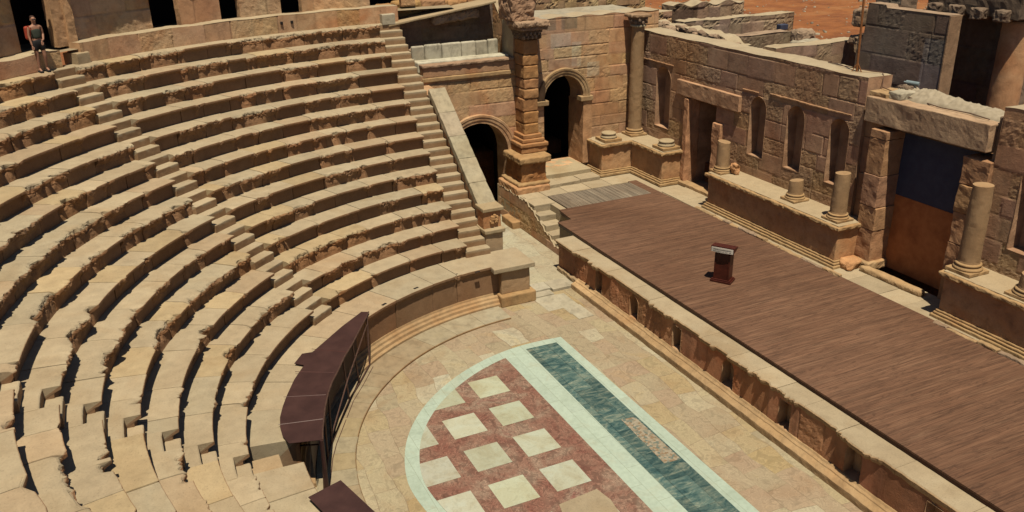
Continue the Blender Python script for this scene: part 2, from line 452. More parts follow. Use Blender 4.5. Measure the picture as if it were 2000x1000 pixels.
# ------------------------------------------------------------------ ground
gx = np.unique(np.concatenate([np.linspace(-1500, -120, 12), np.linspace(-120, 40, 110), np.linspace(40, 1500, 12), [-19.2, -19.0]]))
gy = np.unique(np.concatenate([np.linspace(-1500, -40, 12), np.linspace(-40, 11, 30), [11.35, 11.45], np.linspace(12, 150, 90), np.linspace(150, 1500, 12)]))
GX, GY = np.meshgrid(gx, gy, indexing='ij')
P = np.stack([GX.ravel(), GY.ravel(), np.zeros(GX.size)], 1)
inside = (P[:, 0] > -19.1) & (P[:, 1] < 11.4)
h = 2.2 + .5 * fbm(P, .05, 3, 4) + .12 * fbm(P, .6, 5, 3) + .02 * np.maximum(0, P[:, 1] - 20)
h = np.where(np.hypot(P[:, 0], P[:, 1]) > 300, 3 + .02 * 280, h)
P[:, 2] = np.where(inside, -.6, h)
mk('ground', P, gridfaces(len(gx), len(gy)), M_ground, smooth=True, kind='structure')

# stones scattered over the dry field
def ground_h(P_):
    return 2.2 + .5 * fbm(P_, .05, 3, 4) + .12 * fbm(P_, .6, 5, 3) + .02 * np.maximum(0, P_[:, 1] - 20)
rs_ = np.random.default_rng(9); mb = MB()
Q_ = np.stack([rs_.uniform(-75, -18, 900), rs_.uniform(14, 75, 900), np.zeros(900)], 1); hq = ground_h(Q_)
for (x, y, _), z_ in zip(Q_, hq):
    if x > -24 and y < 21: continue
    r_ = rs_.choice([.06, .09, .13, .22], p=[.4, .35, .2, .05]); V = np.array([[math.cos(a_) * r_ * rs_.uniform(.7, 1.3), math.sin(a_) * r_ * rs_.uniform(.7, 1.3), zz_ * r_] for zz_ in (-.2, .6) for a_ in (0, 1.3, 2.5, 3.8, 5.1)])
    V = np.vstack([V, [[0, 0, r_ * .85]]]) + [x, y, z_]
    mb.add(V, [(i, (i + 1) % 5, 5 + (i + 1) % 5, 5 + i) for i in range(5)] + [(5 + i, 5 + (i + 1) % 5, 10) for i in range(5)], rs_.uniform(.7, 1.2))
mb.build('scattered_stones', M_pale, label='pale stones scattered over the orange dry field', cat='stones', kind='stuff')

# ------------------------------------------------------------------ seat rows
def sectors(R):
    a0 = math.pi + math.asin(-YE / R)                      # far end
    s1 = 2 * math.pi + TH1; w1 = .40 / R
    s2 = 2 * math.pi + TH2; w2 = .72 / R
    return [(a0, s1 - w1), (s1 + w1, s2), (s2 + w2, rad(335))]

BASEP = [(.66 + .20, 0), (.62, 0), (.52, 0), (.40, 0), (.30, 0), (.20, 0), (.12, 0), (.06, 0), (.02, -.001), (.003, -.008), (0, -.03), (0, -.055), (.005, -.075),
         (.03, -.09), (.07, -.105), (.12, -.12), (.145, -.14), (.15, -.20), (.15, -.26), (.15, -.32), (.15, -.38), (.15, -.44), (.15, -.50)]
BRKP = [(.66 + .20, 0), (.62, 0), (.52, 0), (.40, 0), (.30, 0), (.20, -.002), (.12, -.006), (.06, -.012), (.03, -.02), (.012, -.035), (.008, -.06), (.010, -.09), (.018, -.12),
        (.035, -.145), (.055, -.17), (.08, -.20), (.10, -.23), (.12, -.26), (.135, -.29), (.14, -.33), (.145, -.38), (.15, -.44), (.15, -.50)]
BASEP = np.array(BASEP); BRKP = np.array(BRKP)

def seat_row(k, R, z, name, label, mat, broken, seed, base=BASEP, brk=BRKP, secs=None, ds=.03, width=None, group=None, cat='seats', parent=None, tint0=1.0):
    rng = random.Random(seed)
    B = base.copy(); K = brk.copy()
    if width is not None:
        B[0, 0] = K[0, 0] = width; B[1, 0] = K[1, 0] = width * .8; B[2, 0] = K[2, 0] = width * .65; B[3, 0] = K[3, 0] = max(.40, width * .5)
    mb = MB()
    for si, (a0, a1) in enumerate(secs or sectors(R)):
        # block joints
        js = []; s = a0 * R
        while s < a1 * R:
            s += rng.uniform(.75, 1.75); js.append(s)
        js = [j for j in js if j < a1 * R - .25]
        fine_end = min(a1 * R, rad(283) * R)
        S = np.arange(a0 * R, fine_end, ds)
        if a1 * R > fine_end + .1: S = np.concatenate([S, np.arange(fine_end, a1 * R, .25)])
        S = np.concatenate([S, [a1 * R]])
        for j in js: S = np.concatenate([S, [j - .014, j - .004, j + .004, j + .014]])
        S = np.unique(np.round(S, 5)); n = len(S)
        bid = np.searchsorted(np.array(js), S) if js else np.zeros(n, int)
        nb = len(js) + 1
        tz = np.array([rng.uniform(-.010, .010) for _ in range(nb)])[bid]
        tr = np.array([rng.uniform(-.016, .016) for _ in range(nb)])[bid]
        tw = np.array([rng.uniform(-.62, .62) for _ in range(nb)])[bid]
        tc = np.array([[rng.gauss(1, .045)] * 3 for _ in range(nb)])
        for q in tc:
            h_ = rng.random()
            if h_ < .16: q *= (1.04, .99, .88)        # honey-coloured
            elif h_ < .30: q *= (1.02, .96, .93)      # pinkish
            elif h_ < .42: q *= (.95, .98, 1.0)       # greyish
        tc = tc[bid] * tint0
        dj = np.min(np.abs(S[:, None] - np.array(js)[None, :]), 1) if js else np.full(n, 9.)
        e = n1(S + k * 31.7, .55, seed, 2) + .55 * n1(S + k * 11.3, 2.6, seed + 3, 2) + tw * .9
        thr = .62 - 1.15 * broken
        b = np.clip((e - thr) / .10, 0, 1); b = b * b * (3 - 2 * b)
        b = np.maximum(b, np.clip(1 - np.abs(dj - .03) / .16, 0, 1) * (n1(S, .9, seed + 8, 1) > .12) * .95)
        m_ = len(B)
        Pm = B[None] * (1 - b[:, None, None]) + K[None] * b[:, None, None]
        r = R + Pm[:, :, 0] + tr[:, None]; zz = z + Pm[:, :, 1] + tz[:, None]
        a = (S / R)[:, None] * np.ones((1, m_))
        X = np.stack([r * np.cos(a), r * np.sin(a), zz], -1).reshape(-1, 3)
        wt = np.zeros(m_); wt[4:] = [.15, .3, .6, .9, 1, 1, 1, 1, 1, .9, .9, .8, .7, .6, .5, .4, .3, .2, .1][:m_ - 4]
        bb = (b[:, None] * wt[None]).ravel()
        # bites taken out of the nosing, some reaching the riser
        bd = n1(S + k * 5.1, 1.5, seed + 11, 2) + .6 * n1(S + k * 2.7, 4.0, seed + 12, 1) + .15 * n1(S + k * 1.7, 11.0, seed + 13, 1)
        dep = b * np.clip(.075 + .22 * bd, .0, .22)
        wi = np.zeros(m_); wi[4:] = [.15, .3, .55, .8, .95, 1, 1, 1, .98, .92, .82, .7, .55, .42, .32, .24, .15, .08, 0][:m_ - 4]
        lw = np.zeros(m_); lw[4:] = [0, .05, .2, .5, .8, 1, 1, 1, .9, .7, .5, .3, .2, .1, 0, 0, 0, 0, 0][:m_ - 4]
        radd = (dep[:, None] * wi[None]); limit = np.maximum(0, .155 - Pm[:, :, 0]) * (Pm[:, :, 0] < .16); radd = np.where(wi[None] > .9, radd, radd)
        X2 = X.reshape(n, m_, 3); r0_ = np.hypot(X2[:, :, 0], X2[:, :, 1]); sc_ = (r0_ + radd) / r0_
        X2[:, :, 0] *= sc_; X2[:, :, 1] *= sc_; X2[:, :, 2] -= (dep * 1.1)[:, None] * lw[None] * .45
        X = X2.reshape(-1, 3)
        f1 = fbm(X, 3.6, seed + 1, 2); f1 = .35 * f1 + .65 * np.round(f1 * 3.5) / 3.5; f2 = fbm(X, 4.5, seed + 2, 2); f2 = .4 * f2 + .6 * np.round(f2 * 3) / 3; f3 = fbm(X, 15, seed + 4, 2)
        dr_ = bb * (.085 * f1 + .04 * f3) + .006 * f3 * np.tile(wt, n)
        dz_ = bb * (.035 * f2) + .006 * fbm(X, 1.6, seed + 6, 2)
        jn = (dj < .005)[:, None] * np.ones((1, m_)); jn = jn.ravel()
        tread = np.tile(np.arange(m_) < 9, n)
        dz_ = dz_ - jn * tread * .035; dr_ = dr_ + jn * (~tread) * .03
        rr = np.hypot(X[:, 0], X[:, 1]); X[:, 0] *= (rr + dr_) / rr; X[:, 1] *= (rr + dr_) / rr; X[:, 2] += dz_
        cc = np.repeat(tc, m_, 0)
        riser = np.tile(np.arange(m_) >= 9, n)[:, None]
        cc = cc * np.where(riser, np.array([.66, .47, .38])[None], 1.0)          # orange patina, darkened further to paint in the risers' shade
        brk_ = (np.clip(dep * 14, 0, 1)[:, None] * np.concatenate([np.zeros(9), np.linspace(.5, 1, 4), np.ones(m_ - 13) * .4])[None]).ravel()[:, None]
        cc = cc * (1 - brk_ * (1 - np.array([[.88, .74, .60]]))) * (1 + .10 * fbm(X, 6, seed + 21, 2))[:, None]
        cc = cc * (1 - .45 * jn[:, None])
        off = mb.n
        mb.V.append(X); mb.Cc.append(cc); mb.n += len(X)
        mb.F += [tuple(q) for q in (gridfaces(n, m_, off, True)).tolist()]
        for end in (0, n - 1):   # end faces
            base_i = off + end * m_
            c0 = X[end * m_].copy(); c0[2] = z + B[-1, 1]
            mb.V.append(c0[None]); mb.Cc.append(cc[end * m_][None]); ci = mb.n; mb.n += 1
            for j in range(m_ - 1):
                t = (ci, base_i + j, base_i + j + 1)
                mb.F.append(t if end == 0 else t[::-1])
    o = mb.build(name, mat, parent)
    return props(o, label, cat, group)

ORD = ['lowest', 'second-lowest', 'third row up', 'fourth row up', 'fifth row up', 'sixth row up', 'seventh row up', 'eighth row up',
       'sixth row down', 'fifth row down', 'fourth row down', 'third row down', 'second-highest', 'topmost']
BRK = [.26, .38, .44, .42, .50, .48, .52, .58, .54, .64, .70, .74, .80, .72]
for k in range(14):
    if k == 0: lb = 'lowest stepped stone seat row, directly above the wide podium seat'
    elif k == 13: lb = 'topmost worn stone seat row, at the foot of the upper parapet wall'
    elif k == 12: lb = 'second-highest worn stone seat row, one step below the row under the parapet'
    elif k < 8: lb = 'curved stone seat row, ' + ['', 'second', 'third', 'fourth', 'fifth', 'sixth', 'seventh', 'eighth'][k] + ' up from the wide podium seat'
    else: lb = 'curved stone seat row, ' + {8: 'sixth', 9: 'fifth', 10: 'fourth', 11: 'third'}[k] + ' down from the upper parapet wall'
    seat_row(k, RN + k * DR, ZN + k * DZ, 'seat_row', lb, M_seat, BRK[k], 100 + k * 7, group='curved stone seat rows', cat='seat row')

# ------------------------------------------------------------------ aisle stairs
def sector_block(r0, r1, a0, a1, z0, z1, seed, amp=.008, n=10):
    A = np.linspace(a0, a1, n); mb = MB()
    prof = [(r1, z1), (r0 + .03, z1), (r0 + .006, z1 - .012), (r0, z1 - .03), (r0 + .004, z0)]
    # subdivide
    pr_ = []
    for p, q in zip(prof[:-1], prof[1:]):
        L = math.hypot(q[0] - p[0], q[1] - p[1]); c = max(1, int(L / .07))
        for i in range(c): pr_.append((p[0] + (q[0] - p[0]) * i / c, p[1] + (q[1] - p[1]) * i / c))
    pr_.append(prof[-1]); m_ = len(pr_)
    V = np.array([[r * math.cos(a), r * math.sin(a), z] for a in A for r, z in pr_])
    nz = fbm(V, 5, seed, 3); rr = np.hypot(V[:, 0], V[:, 1])
    V[:, 0] *= (rr + amp * nz * 1.6) / rr; V[:, 1] *= (rr + amp * nz * 1.6) / rr; V[:, 2] += amp * fbm(V, 3, seed + 1, 2)
    Fc = [tuple(q) for q in gridfaces(n, m_, 0, True).tolist()]
    V = np.vstack([V, [[r1 * math.cos(a0), r1 * math.sin(a0), z0], [r1 * math.cos(a1), r1 * math.sin(a1), z0]]])
    i0, i1 = len(V) - 2, len(V) - 1
    for j in range(m_ - 1):
        Fc.append((i0, j, j + 1)); Fc.append((i1, (n - 1) * m_ + j + 1, (n - 1) * m_ + j))
    return V, Fc

def aisle(name, label, rng_fn, seed):
    root = None
    rg = random.Random(seed)
    for k in range(14):
        R = RN + k * DR; z = ZN + k * DZ; a0, a1 = rng_fn(R)
        if root is None:
            am = (a0 + a1) / 2
            root = empty(name, (R * math.cos(am), R * math.sin(am), ZO), label, 'stairs', 'aisle stairs cut through the seat rows')
        for (r0, r1, zt, zb) in ((R - .0, R + .33, z - DZ / 2, z - DZ - .02), (R + .32, R + DR + .02, z, z - DZ / 2 - .03)):
            V, Fc = sector_block(r0, r1, a0, a1, zb, zt, seed + k * 3)
            mb = MB(); t = rg.gauss(1, .06)
            cc = np.ones((len(V), 3)) * t * np.where(V[:, 2:3] < zt - .03, np.array([[.78, .60, .49]]), 1.0)  # step risers darkened too, painting in their shade
            mb.add(V, Fc, cc); mb.build('step', M_seat, root)
    return root
def s1(R): c_ = 2 * math.pi + TH1; return (c_ - .40 / R - .002, c_ + .40 / R + .002)
def s2(R): c_ = 2 * math.pi + TH2; return (c_ - .002, c_ + .72 / R + .002)
aisle('aisle_stair', 'diagonal aisle stair of notched stone steps descending from the standing woman', s1, 300)
aisle('aisle_stair', 'near aisle stair of notched stone steps at bottom left of the seating', s2, 400)
# far stair beside the balustrade, straight steps
st3 = empty('aisle_stair', (-RN, -.3, ZO), 'narrow stone stair beside the pale sloping balustrade', 'stairs', 'aisle stairs cut through the seat rows')
rg = random.Random(77)
for k in range(0, 14):
    R = RN + k * DR; z = ZN + k * DZ
    for (x0, x1, zt, zb) in ((-(R + .33), -R, z - DZ / 2, z - DZ - .3), (-(R + DR + .02), -(R + .32), z, z - DZ / 2 - .3)):
        V, Fc = rbox((x0, YE - .03, zb), (x1 + rg.uniform(-.015, .015), .12, zt), .1, .02, .01, 500 + k)
        mb = MB(); cc = np.ones((len(V), 3)) * rg.gauss(1, .06) * np.where(V[:, 2:3] < zt - .03, np.array([[.78, .60, .49]]), 1.0)  # same painted riser shade on the straight steps
        mb.add(V, Fc, cc); mb.build('step', M_seat, st3)

# ------------------------------------------------------------------ orchestra podium (wide front seat, wall, plinth)
pod = empty('podium_wall', (-RO, -.3, F), 'curved orchestra podium wall with wide stone seat on top', 'podium')
H = ZO - F
PB = np.array([(1.25, 0), (1.0, 0), (.8, 0), (.6, 0), (.4, 0), (.3, 0), (.2, 0), (.1, 0), (.02, -.002), (0, -.012), (-.0, -.04), (.0, -.08), (.02, -.10), (.025, -.13),
               (.06, -.17), (.085, -.22), (.09, -.30), (.09, -.45), (.09, -.60), (.09, -.72), (.09, -.82), (.09, -.92), (.09, -1.05)])
PK = PB.copy(); PK[4:14, 0] += [.02, .03, .04, .05, .07, .08, .075, .07, .06, .05]; PK[9:14, 1] -= [.01, .02, .03, .04, .05]
a_far = math.pi - math.asin(.1 / RO)
gapa, gapb = rad(360 - 99.0), rad(360 - 92.5)
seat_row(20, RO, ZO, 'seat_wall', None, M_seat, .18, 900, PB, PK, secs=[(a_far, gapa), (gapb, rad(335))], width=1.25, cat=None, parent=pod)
# podium face tone comes from the seat stone and the riser tint; plinth moulding
def ring(prof, a0, a1, mat, name, parent, ds=.05, seed=0, amp=.006, cx=0, cy=0, tint=1.0, **kw):
    R = prof[0][0]; n = max(3, int((a1 - a0) * R / ds)); A = np.linspace(a0, a1, n)
    pp = []
    for p, q in zip(prof[:-1], prof[1:]):
        L = math.hypot(q[0] - p[0], q[1] - p[1]); c = max(1, int(L / .06))
        for i in range(c): pp.append((p[0] + (q[0] - p[0]) * i / c, p[1] + (q[1] - p[1]) * i / c))
    pp.append(prof[-1]); m_ = len(pp)
    V = np.array([[cx + r * math.cos(a), cy + r * math.sin(a), z] for a in A for r, z in pp])
    V += amp * np.stack([fbm(V, 4, seed, 3), fbm(V, 4, seed + 3, 3), .6 * fbm(V, 4, seed + 5, 3)], 1)
    Fc = [tuple(q) for q in gridfaces(n, m_, 0, True).tolist()] + [tuple(range(m_)), tuple(range((n - 1) * m_, n * m_))[::-1]]
    rg = np.random.default_rng(seed); blk = rg.normal(1, .06, 400)[(np.repeat(A, m_) * R / 1.3).astype(int) % 400]
    mb = MB(); mb.add(V, Fc, np.ones((len(V), 3)) * blk[:, None] * tint)
    return mb.build(name, mat, parent, **kw)
for a0, a1 in ((a_far + .01, gapa), (gapb, rad(335))):
    ring([(8.6, F + .40), (8.36, F + .40), (8.34, F + .34), (8.27, F + .30), (8.25, F + .24), (8.17, F + .21), (8.15, F + .13), (8.05, F + .11), (8.03, F - .05)], a0, a1, M_gold, 'plinth', pod, seed=31)
# end pedestal of the podium
V, Fc = rbox((-9.45, -.05, F + .38), (-8.15, 1.0, ZO - .16), .1, .03, .012, 12); mb = MB(); mb.add(V, Fc, (.98, .80, .68)); mb.build('end_pedestal', M_seat, pod)
V, Fc = rbox((-9.55, -.35, ZO - .17), (-8.02, 1.14, ZO + .004), .1, .03, .01, 13); mb = MB(); mb.add(V, Fc); mb.build('pedestal_slab', M_seat, pod)
V, Fc = rbox((-9.5, -.15, F - .03), (-7.95, 1.15, F + .39), .1, .06, .012, 14); mb = MB(); mb.add(V, Fc, (1, .95, .85)); mb.build('pedestal_base', M_gold, pod)
for i, (x, y) in enumerate(((-8.32, -1.5), (-7.87, -3.1), (-7.2, -4.35), (-8.15, -.9))):
    V, Fc = rbox((x - .04, y - .09, ZO + .002), (x + .04, y + .09, ZO + .007), .1, .002, 0, 0, yaw=math.atan2(y, x)); mb = MB(); mb.add(V, Fc); mb.build('clamp_slot', M_void, pod)
# passage through the podium under the footbridge
gm = math.radians(-95.75)
tun = empty('podium_passage', (8.9 * math.cos(gm), 8.9 * math.sin(gm), F), 'dark passage opening through the podium beside the brown steel footbridge', 'passage')
mb = MB()
for a, dn in ((gapa, 1), (gapb, -1)):
    p0 = (8.30 * math.cos(a), 8.30 * math.sin(a)); p1 = (9.6 * math.cos(a), 9.6 * math.sin(a))
    mb.add([(p0[0], p0[1], F), (p1[0], p1[1], F), (p1[0], p1[1], ZO - .02), (p0[0], p0[1], ZO - .02)], [(0, 1, 2, 3)], (.7, .6, .5))
mb.build('side_wall', M_wall, tun)
p0 = (9.5 * math.cos(gapa), 9.5 * math.sin(gapa)); p1 = (9.5 * math.cos(gapb), 9.5 * math.sin(gapb))
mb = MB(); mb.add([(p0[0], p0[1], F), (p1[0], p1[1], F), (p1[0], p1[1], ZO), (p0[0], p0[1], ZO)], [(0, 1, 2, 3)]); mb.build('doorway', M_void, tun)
V, Fc = rbox((-.92, -9.62, ZO - .42), (-.35, -8.72, ZO + .0), .1, .02, .01, 5); mb = MB(); mb.add(V, Fc, (.95, .85, .75)); mb.build('lintel', M_seat, tun)

# ------------------------------------------------------------------ orchestra floor with marble inlay
n = 96
mb = MB()
poly = [(-8.95, 2.70), (-8.95, .9)] + [(8.6 * math.cos(a), 8.6 * math.sin(a)) for a in np.linspace(math.pi - .05, 2 * math.pi, n)] + [(8.6, 2.70)]
mb.add([(x, y, F) for x, y in poly], [tuple(range(len(poly)))])
mb.build('orchestra_floor', M_floor, kind='structure')
# outer ring of pale slabs and the shallow step around the orchestra
rgx = random.Random(5)
stp = empty('orchestra_floor_step', (-7.1, -.3, F), 'low curved stone kerb ring around the orchestra floor', 'kerb')
a = math.pi + .03
mb = MB()
while a < rad(282):
    da = rgx.uniform(.08, .17); V, Fc = sector_block(7.08, 8.02, a, min(a + da - .0012, rad(282)), F - .02, F + .065, rgx.randrange(999), .004, 5)
    # sector_block has its free edge inwards, which is where the kerb drops to the floor
    t = rgx.choice([(1.02, 1, .98), (.95, .86, .80), (1.12, 1.14, 1.18), (.98, .9, .78), (1.0, .95, .9), (1.1, 1.1, 1.1)])
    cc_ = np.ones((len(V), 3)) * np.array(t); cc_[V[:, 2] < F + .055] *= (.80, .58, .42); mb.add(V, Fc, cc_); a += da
mb.build('kerb_slabs', stone('ring_slab_stone', (.30, .24, .150), (.33, .27, .18), (.285, .21, .128), stain=.25, bump=.3), stp)

CXA, CYA = -.02, -.02
inl = 'floor inlay of coloured marble'
def arcpts(r, a0, a1, n=80, cx=CXA, cy=CYA): return [(cx + r * math.cos(a), cy + r * math.sin(a)) for a in np.linspace(a0, a1, n)]
# semicircle measured in the picture, slightly larger towards the near side
AR = [(-5.26, .63), (-5.33, -.2), (-5.29, -1.02), (-5.06, -1.97), (-4.63, -2.95), (-4.05, -3.82), (-3.5, -4.45), (-2.91, -4.96), (-2.3, -5.36), (-1.72, -5.64), (-.95, -5.90), (-.14, -6.04)]
AR = AR + [(2 * .1 - x, y) for x, y in AR[::-1]][1:]
def smooth_poly(P_, it=2):
    for _ in range(it):
        Q = [P_[0]]
        for p, q in zip(P_[:-1], P_[1:]):
            Q += [(.75 * p[0] + .25 * q[0], .75 * p[1] + .25 * q[1]), (.25 * p[0] + .75 * q[0], .25 * p[1] + .75 * q[1])]
        P_ = Q + [P_[-1]]
    return P_
ARs = smooth_poly(AR)
def sheet(poly, z, mat, name, tint=1.0, kind='structure'):
    mb = MB(); mb.add([(x, y, z) for x, y in poly], [tuple(range(len(poly)))], tint); return mb.build(name, mat, kind=kind)
sheet(ARs, F + .004, M_white, 'white_marble_paving')
def inset(P_, d):
    c_ = (.1, -1.2); out = []
    for x, y in P_:
        l = math.hypot(x - c_[0], y - c_[1]); out.append((x - (x - c_[0]) / l * d, y - (y - c_[1]) / l * d))
    return out
INN = inset(ARs, .36)
def clip(poly, f):
    """clip polygon by half-plane f(p) >= 0 (linear f)"""
    out = []
    for i, p in enumerate(poly):
        q = poly[(i + 1) % len(poly)]; fp, fq = f(p), f(q)
        if fp >= 0: out.append(p)
        if fp * fq < 0:
            t = fp / (fp - fq); out.append((p[0] + (q[0] - p[0]) * t, p[1] + (q[1] - p[1]) * t))
    return out
redp = clip(INN, lambda p: -1.46 - p[1])
sheet(redp, F + .008, M_redm, 'red_marble_paving')
# green strip
sheet([(-5.03, -.68), (-5.0, .34), (-4.6, .34), (6.5, .22), (6.5, -.84), (3.3, -.77)], F + .008, M_green, 'green_marble_paving')
sheet([(-.48, -.15), (-.42, .235), (1.63, .235), (1.60, -.23)], F + .012, M_patch, 'mosaic_patch_paving')
sheet([(1.72, -2.17), (2.2, -2.08), (2.78, -2.16), (3.15, -2.7), (2.8, -3.45), (1.82, -3.2)], F + .0165, M_seat, 'worn_patch_paving', .85)
# cream squares, clipped by the curved border
def insert_convex(sq, hull):
    hull = hull[::-1]
    area = sum(hull[i][0] * hull[(i + 1) % len(hull)][1] - hull[(i + 1) % len(hull)][0] * hull[i][1] for i in range(len(hull)))
    if area < 0: hull = hull[::-1]
    for i in range(len(hull)):
        a_, b_ = hull[i], hull[(i + 1) % len(hull)]
        if math.hypot(b_[0] - a_[0], b_[1] - a_[1]) < 1e-5: continue
        sq = clip(sq, lambda p: (b_[0] - a_[0]) * (p[1] - a_[1]) - (b_[1] - a_[1]) * (p[0] - a_[0]))
        if len(sq) < 3: return []
    return sq
hull = redp[::1]
rgc = random.Random(3)
PITX, PITY = 1.49, 1.335
for i in range(-4, 5):
    for j in range(0, 4):
        x0 = -1.02 + i * PITX; y1 = -2.12 - j * PITY
        sq = [(x0, y1 - .90), (x0 + .93, y1 - .90), (x0 + .93, y1), (x0, y1)]
        if i == -3: sq[0] = (x0 - .8, y1 - .90); sq[3] = (x0 - .8, y1)
        ins = insert_convex(sq, hull)
        if len(ins) >= 3:
            t = rgc.uniform(.88, 1.08)
            sheet(ins, F + .0125, M_cream, 'cream_marble_paving', (t, t * rgc.uniform(.97, 1.02), t * rgc.uniform(.92, 1.02)))

# parodos paving and raised step
mb = MB(); V, Fc = rbox((-19.5, .7, F - .3), (-9.0, 3.56, F + .12), .3, .02, .006, 21); mb.add(V, Fc); mb.build('passage_paving', M_par, kind='structure')
mb = MB()
for (x0, x1, y0, y1, zt, t) in ((-9.02, -8.45, .98, 1.95, .115, (1.12, 1.16, 1.2)), (-9.02, -8.3, 1.96, 2.95, .11, 1.0), (-8.46, -8.1, 1.2, 1.9, .05, 1.0)):
    V, Fc = rbox((x0, y0, F - .1), (x1, y1, F + zt), .1, .015, .006, 23); mb.add(V, Fc, t)
mb.build('threshold_slabs', M_pale, kind='structure')
for i, (x, y, sx, sy, yaw) in enumerate(((-7.75, 1.5, .75, .42, .12), (-7.3, 1.95, .8, .3, .05), (-6.55, 2.0, .5, .3, .1))):
    sheet([(x - sx, y - sy), (x + sx, y - sy * .9), (x + sx * .95, y + sy), (x - sx * .92, y + sy * .95)], F + .005 + i * .004, M_pale, 'pale_paving_slab', (1.06, 1.08, 1.08))

# ------------------------------------------------------------------ masonry wall builder
def masonry(pos, L, zb, top, openings=(), courses=None, seed=0, res=.05, thick=.9, tintfn=None, rough=1.0, depthback=True, ch=.52, bl=(.55, 1.5), joint=.035):
    """pos(u, v, n)->(...,3); returns (front MB, list of jamb MBs). top: fn(u)->z"""
    rg = random.Random(seed)
    cs = [zb]
    while cs[-1] < 14: cs.append(cs[-1] + ch * rg.uniform(.85, 1.2))
    cs = np.array(cs); js = []
    for i in range(len(cs)):
        u = -rg.uniform(0, .8); r_ = [u]
        while u < L + .1: u += rg.uniform(*bl); r_.append(u)
        js.append(np.array(r_))
    us = np.arange(0, L + res * .5, res); us[-1] = L
    topmax = max(top(u) for u in us)
    vs = np.arange(zb, topmax + res * .5, res)
    ex_u = []; ex_v = []
    for o in openings: ex_u += [o[0], o[1]]; ex_v += [o[2], o[3]]
    def merge(g, ex):
        g = list(g)
        for e in ex:
            if e <= g[0] or e >= g[-1]: continue
            i = int(np.argmin(np.abs(np.array(g) - e)))
            if 0 < i < len(g) - 1: g[i] = e
            else: g.append(e)
        return np.unique(np.array(g))
    us = merge(us, ex_u); vs = merge(vs, ex_v)
    T = np.array([top(u) for u in us])
    U, W = np.meshgrid(us, vs, indexing='ij')
    Wc = np.minimum(W, T[:, None])
    nu, nv = U.shape
    ci = np.clip(np.searchsorted(cs, Wc.ravel() + 1e-6) - 1, 0, len(cs) - 1)
    bi = np.zeros(U.size, int); du = np.zeros(U.size)
    uf = U.ravel()
    for c_ in np.unique(ci):
        k_ = ci == c_; b_ = np.searchsorted(js[c_], uf[k_]) - 1; bi[k_] = b_
        lo_ = js[c_][np.clip(b_, 0, len(js[c_]) - 1)]; hi_ = js[c_][np.clip(b_ + 1, 0, len(js[c_]) - 1)]
        du[k_] = np.minimum(np.abs(uf[k_] - lo_), np.abs(hi_ - uf[k_]))
    vf = Wc.ravel(); dv = np.minimum(np.abs(vf - cs[ci]), np.abs(cs[np.clip(ci + 1, 0, len(cs) - 1)] - vf))
    dj = np.minimum(du, dv)
    hsh = np.abs(np.sin((ci * 57.31 + bi * 131.7 + seed * 3.3)) * 43758.5453) % 1
    hs2 = np.abs(np.sin((ci * 91.7 + bi * 17.31 + seed * 5.1)) * 23421.631) % 1
    hs3 = np.abs(np.sin((ci * 33.7 + bi * 71.9 + seed * 8.1)) * 13733.17) % 1
    P0 = pos(uf, vf, 0 * uf)
    ro = (.25 + 1.2 * (hs2 > .55)) * rough
    nrm = (hsh - .5) * .016 * rough + ro * .013 * fbm(P0, 5, seed, 3) + ro * .008 * fbm(P0, 16, seed + 4, 2)
    jw = np.clip(1 - dj / joint, 0, 1)
    nrm = nrm - .020 * jw * (0.2 + .8 * (vnoise(P0, 1.3, seed + 2) > -.1))
    base = 1 + (hs3 - .5) * .20
    cc = np.stack([base, base * (1 + (hs2 - .5) * .12), base * (1 + (hsh - .5) * .12)], 1)
    cc *= (1 - .30 * jw * (vnoise(P0, 1.1, seed + 12) > -.2))[:, None]
    pat = vnoise(P0, .45, seed + 77); pa2 = vnoise(P0 * np.array([[1, 1, .4]]), 1.3, seed + 78)
    cc *= np.stack([1 + .10 * pat, 1 + .02 * pat + .06 * pa2, 1 - .10 * pat + .05 * pa2], 1)
    if tintfn is not None: cc = cc * tintfn(uf, vf, P0)
    # openings
    uc = (U[:-1, :-1] + U[1:, 1:]) / 2; vc = (W[:-1, :-1] + W[1:, 1:]) / 2
    keep = (W[:-1, :-1] < np.maximum(T[:-1], T[1:])[:, None] - 1e-6)
    rem = np.zeros_like(keep)
    for o in openings:
        u0, u1, v0, v1, arch = o[:5]
        ins = (uc > u0) & (uc < u1) & (vc > v0) & (vc < v1)
        if arch:
            rr = (u1 - u0) / 2; um = (u0 + u1) / 2; ins |= ((uc - um) ** 2 + (vc - v1) ** 2 < rr * rr) & (vc >= v1)
        rem |= ins
        if arch:   # snap the boundary on to the circle
            tou = np.zeros((nu, nv), int); kee = np.zeros((nu, nv), int)
            for a_, b_ in ((0, 0), (1, 0), (0, 1), (1, 1)):
                tou[a_:nu - 1 + a_, b_:nv - 1 + b_] += ins; kee[a_:nu - 1 + a_, b_:nv - 1 + b_] += ~ins
            bd = ((tou > 0) & (kee > 0)).ravel() & (vf > v1 + 1e-4)
            d0 = uf - um; d1 = vf - v1; l = np.maximum(np.hypot(d0, d1), 1e-6)
            uf = np.where(bd, um + d0 / l * rr, uf); vf = np.where(bd, v1 + d1 / l * rr, vf)
    Pn = pos(uf, vf, nrm)
    q = gridfaces(nu, nv).reshape(nu - 1, nv - 1, 4)[keep & ~rem]
    mb = MB(); mb.V.append(Pn); mb.Cc.append(cc); mb.n = len(Pn); mb.F = [tuple(x) for x in q.tolist()]
    # top and back
    nn = np.array([0, .02, .25, .5, .75, 1.0]) * thick
    UT, NT = np.meshgrid(us, nn, indexing='ij'); TT = np.repeat(T[:, None], len(nn), 1).ravel()
    Pt = pos(UT.ravel(), TT, -NT.ravel() + .004)
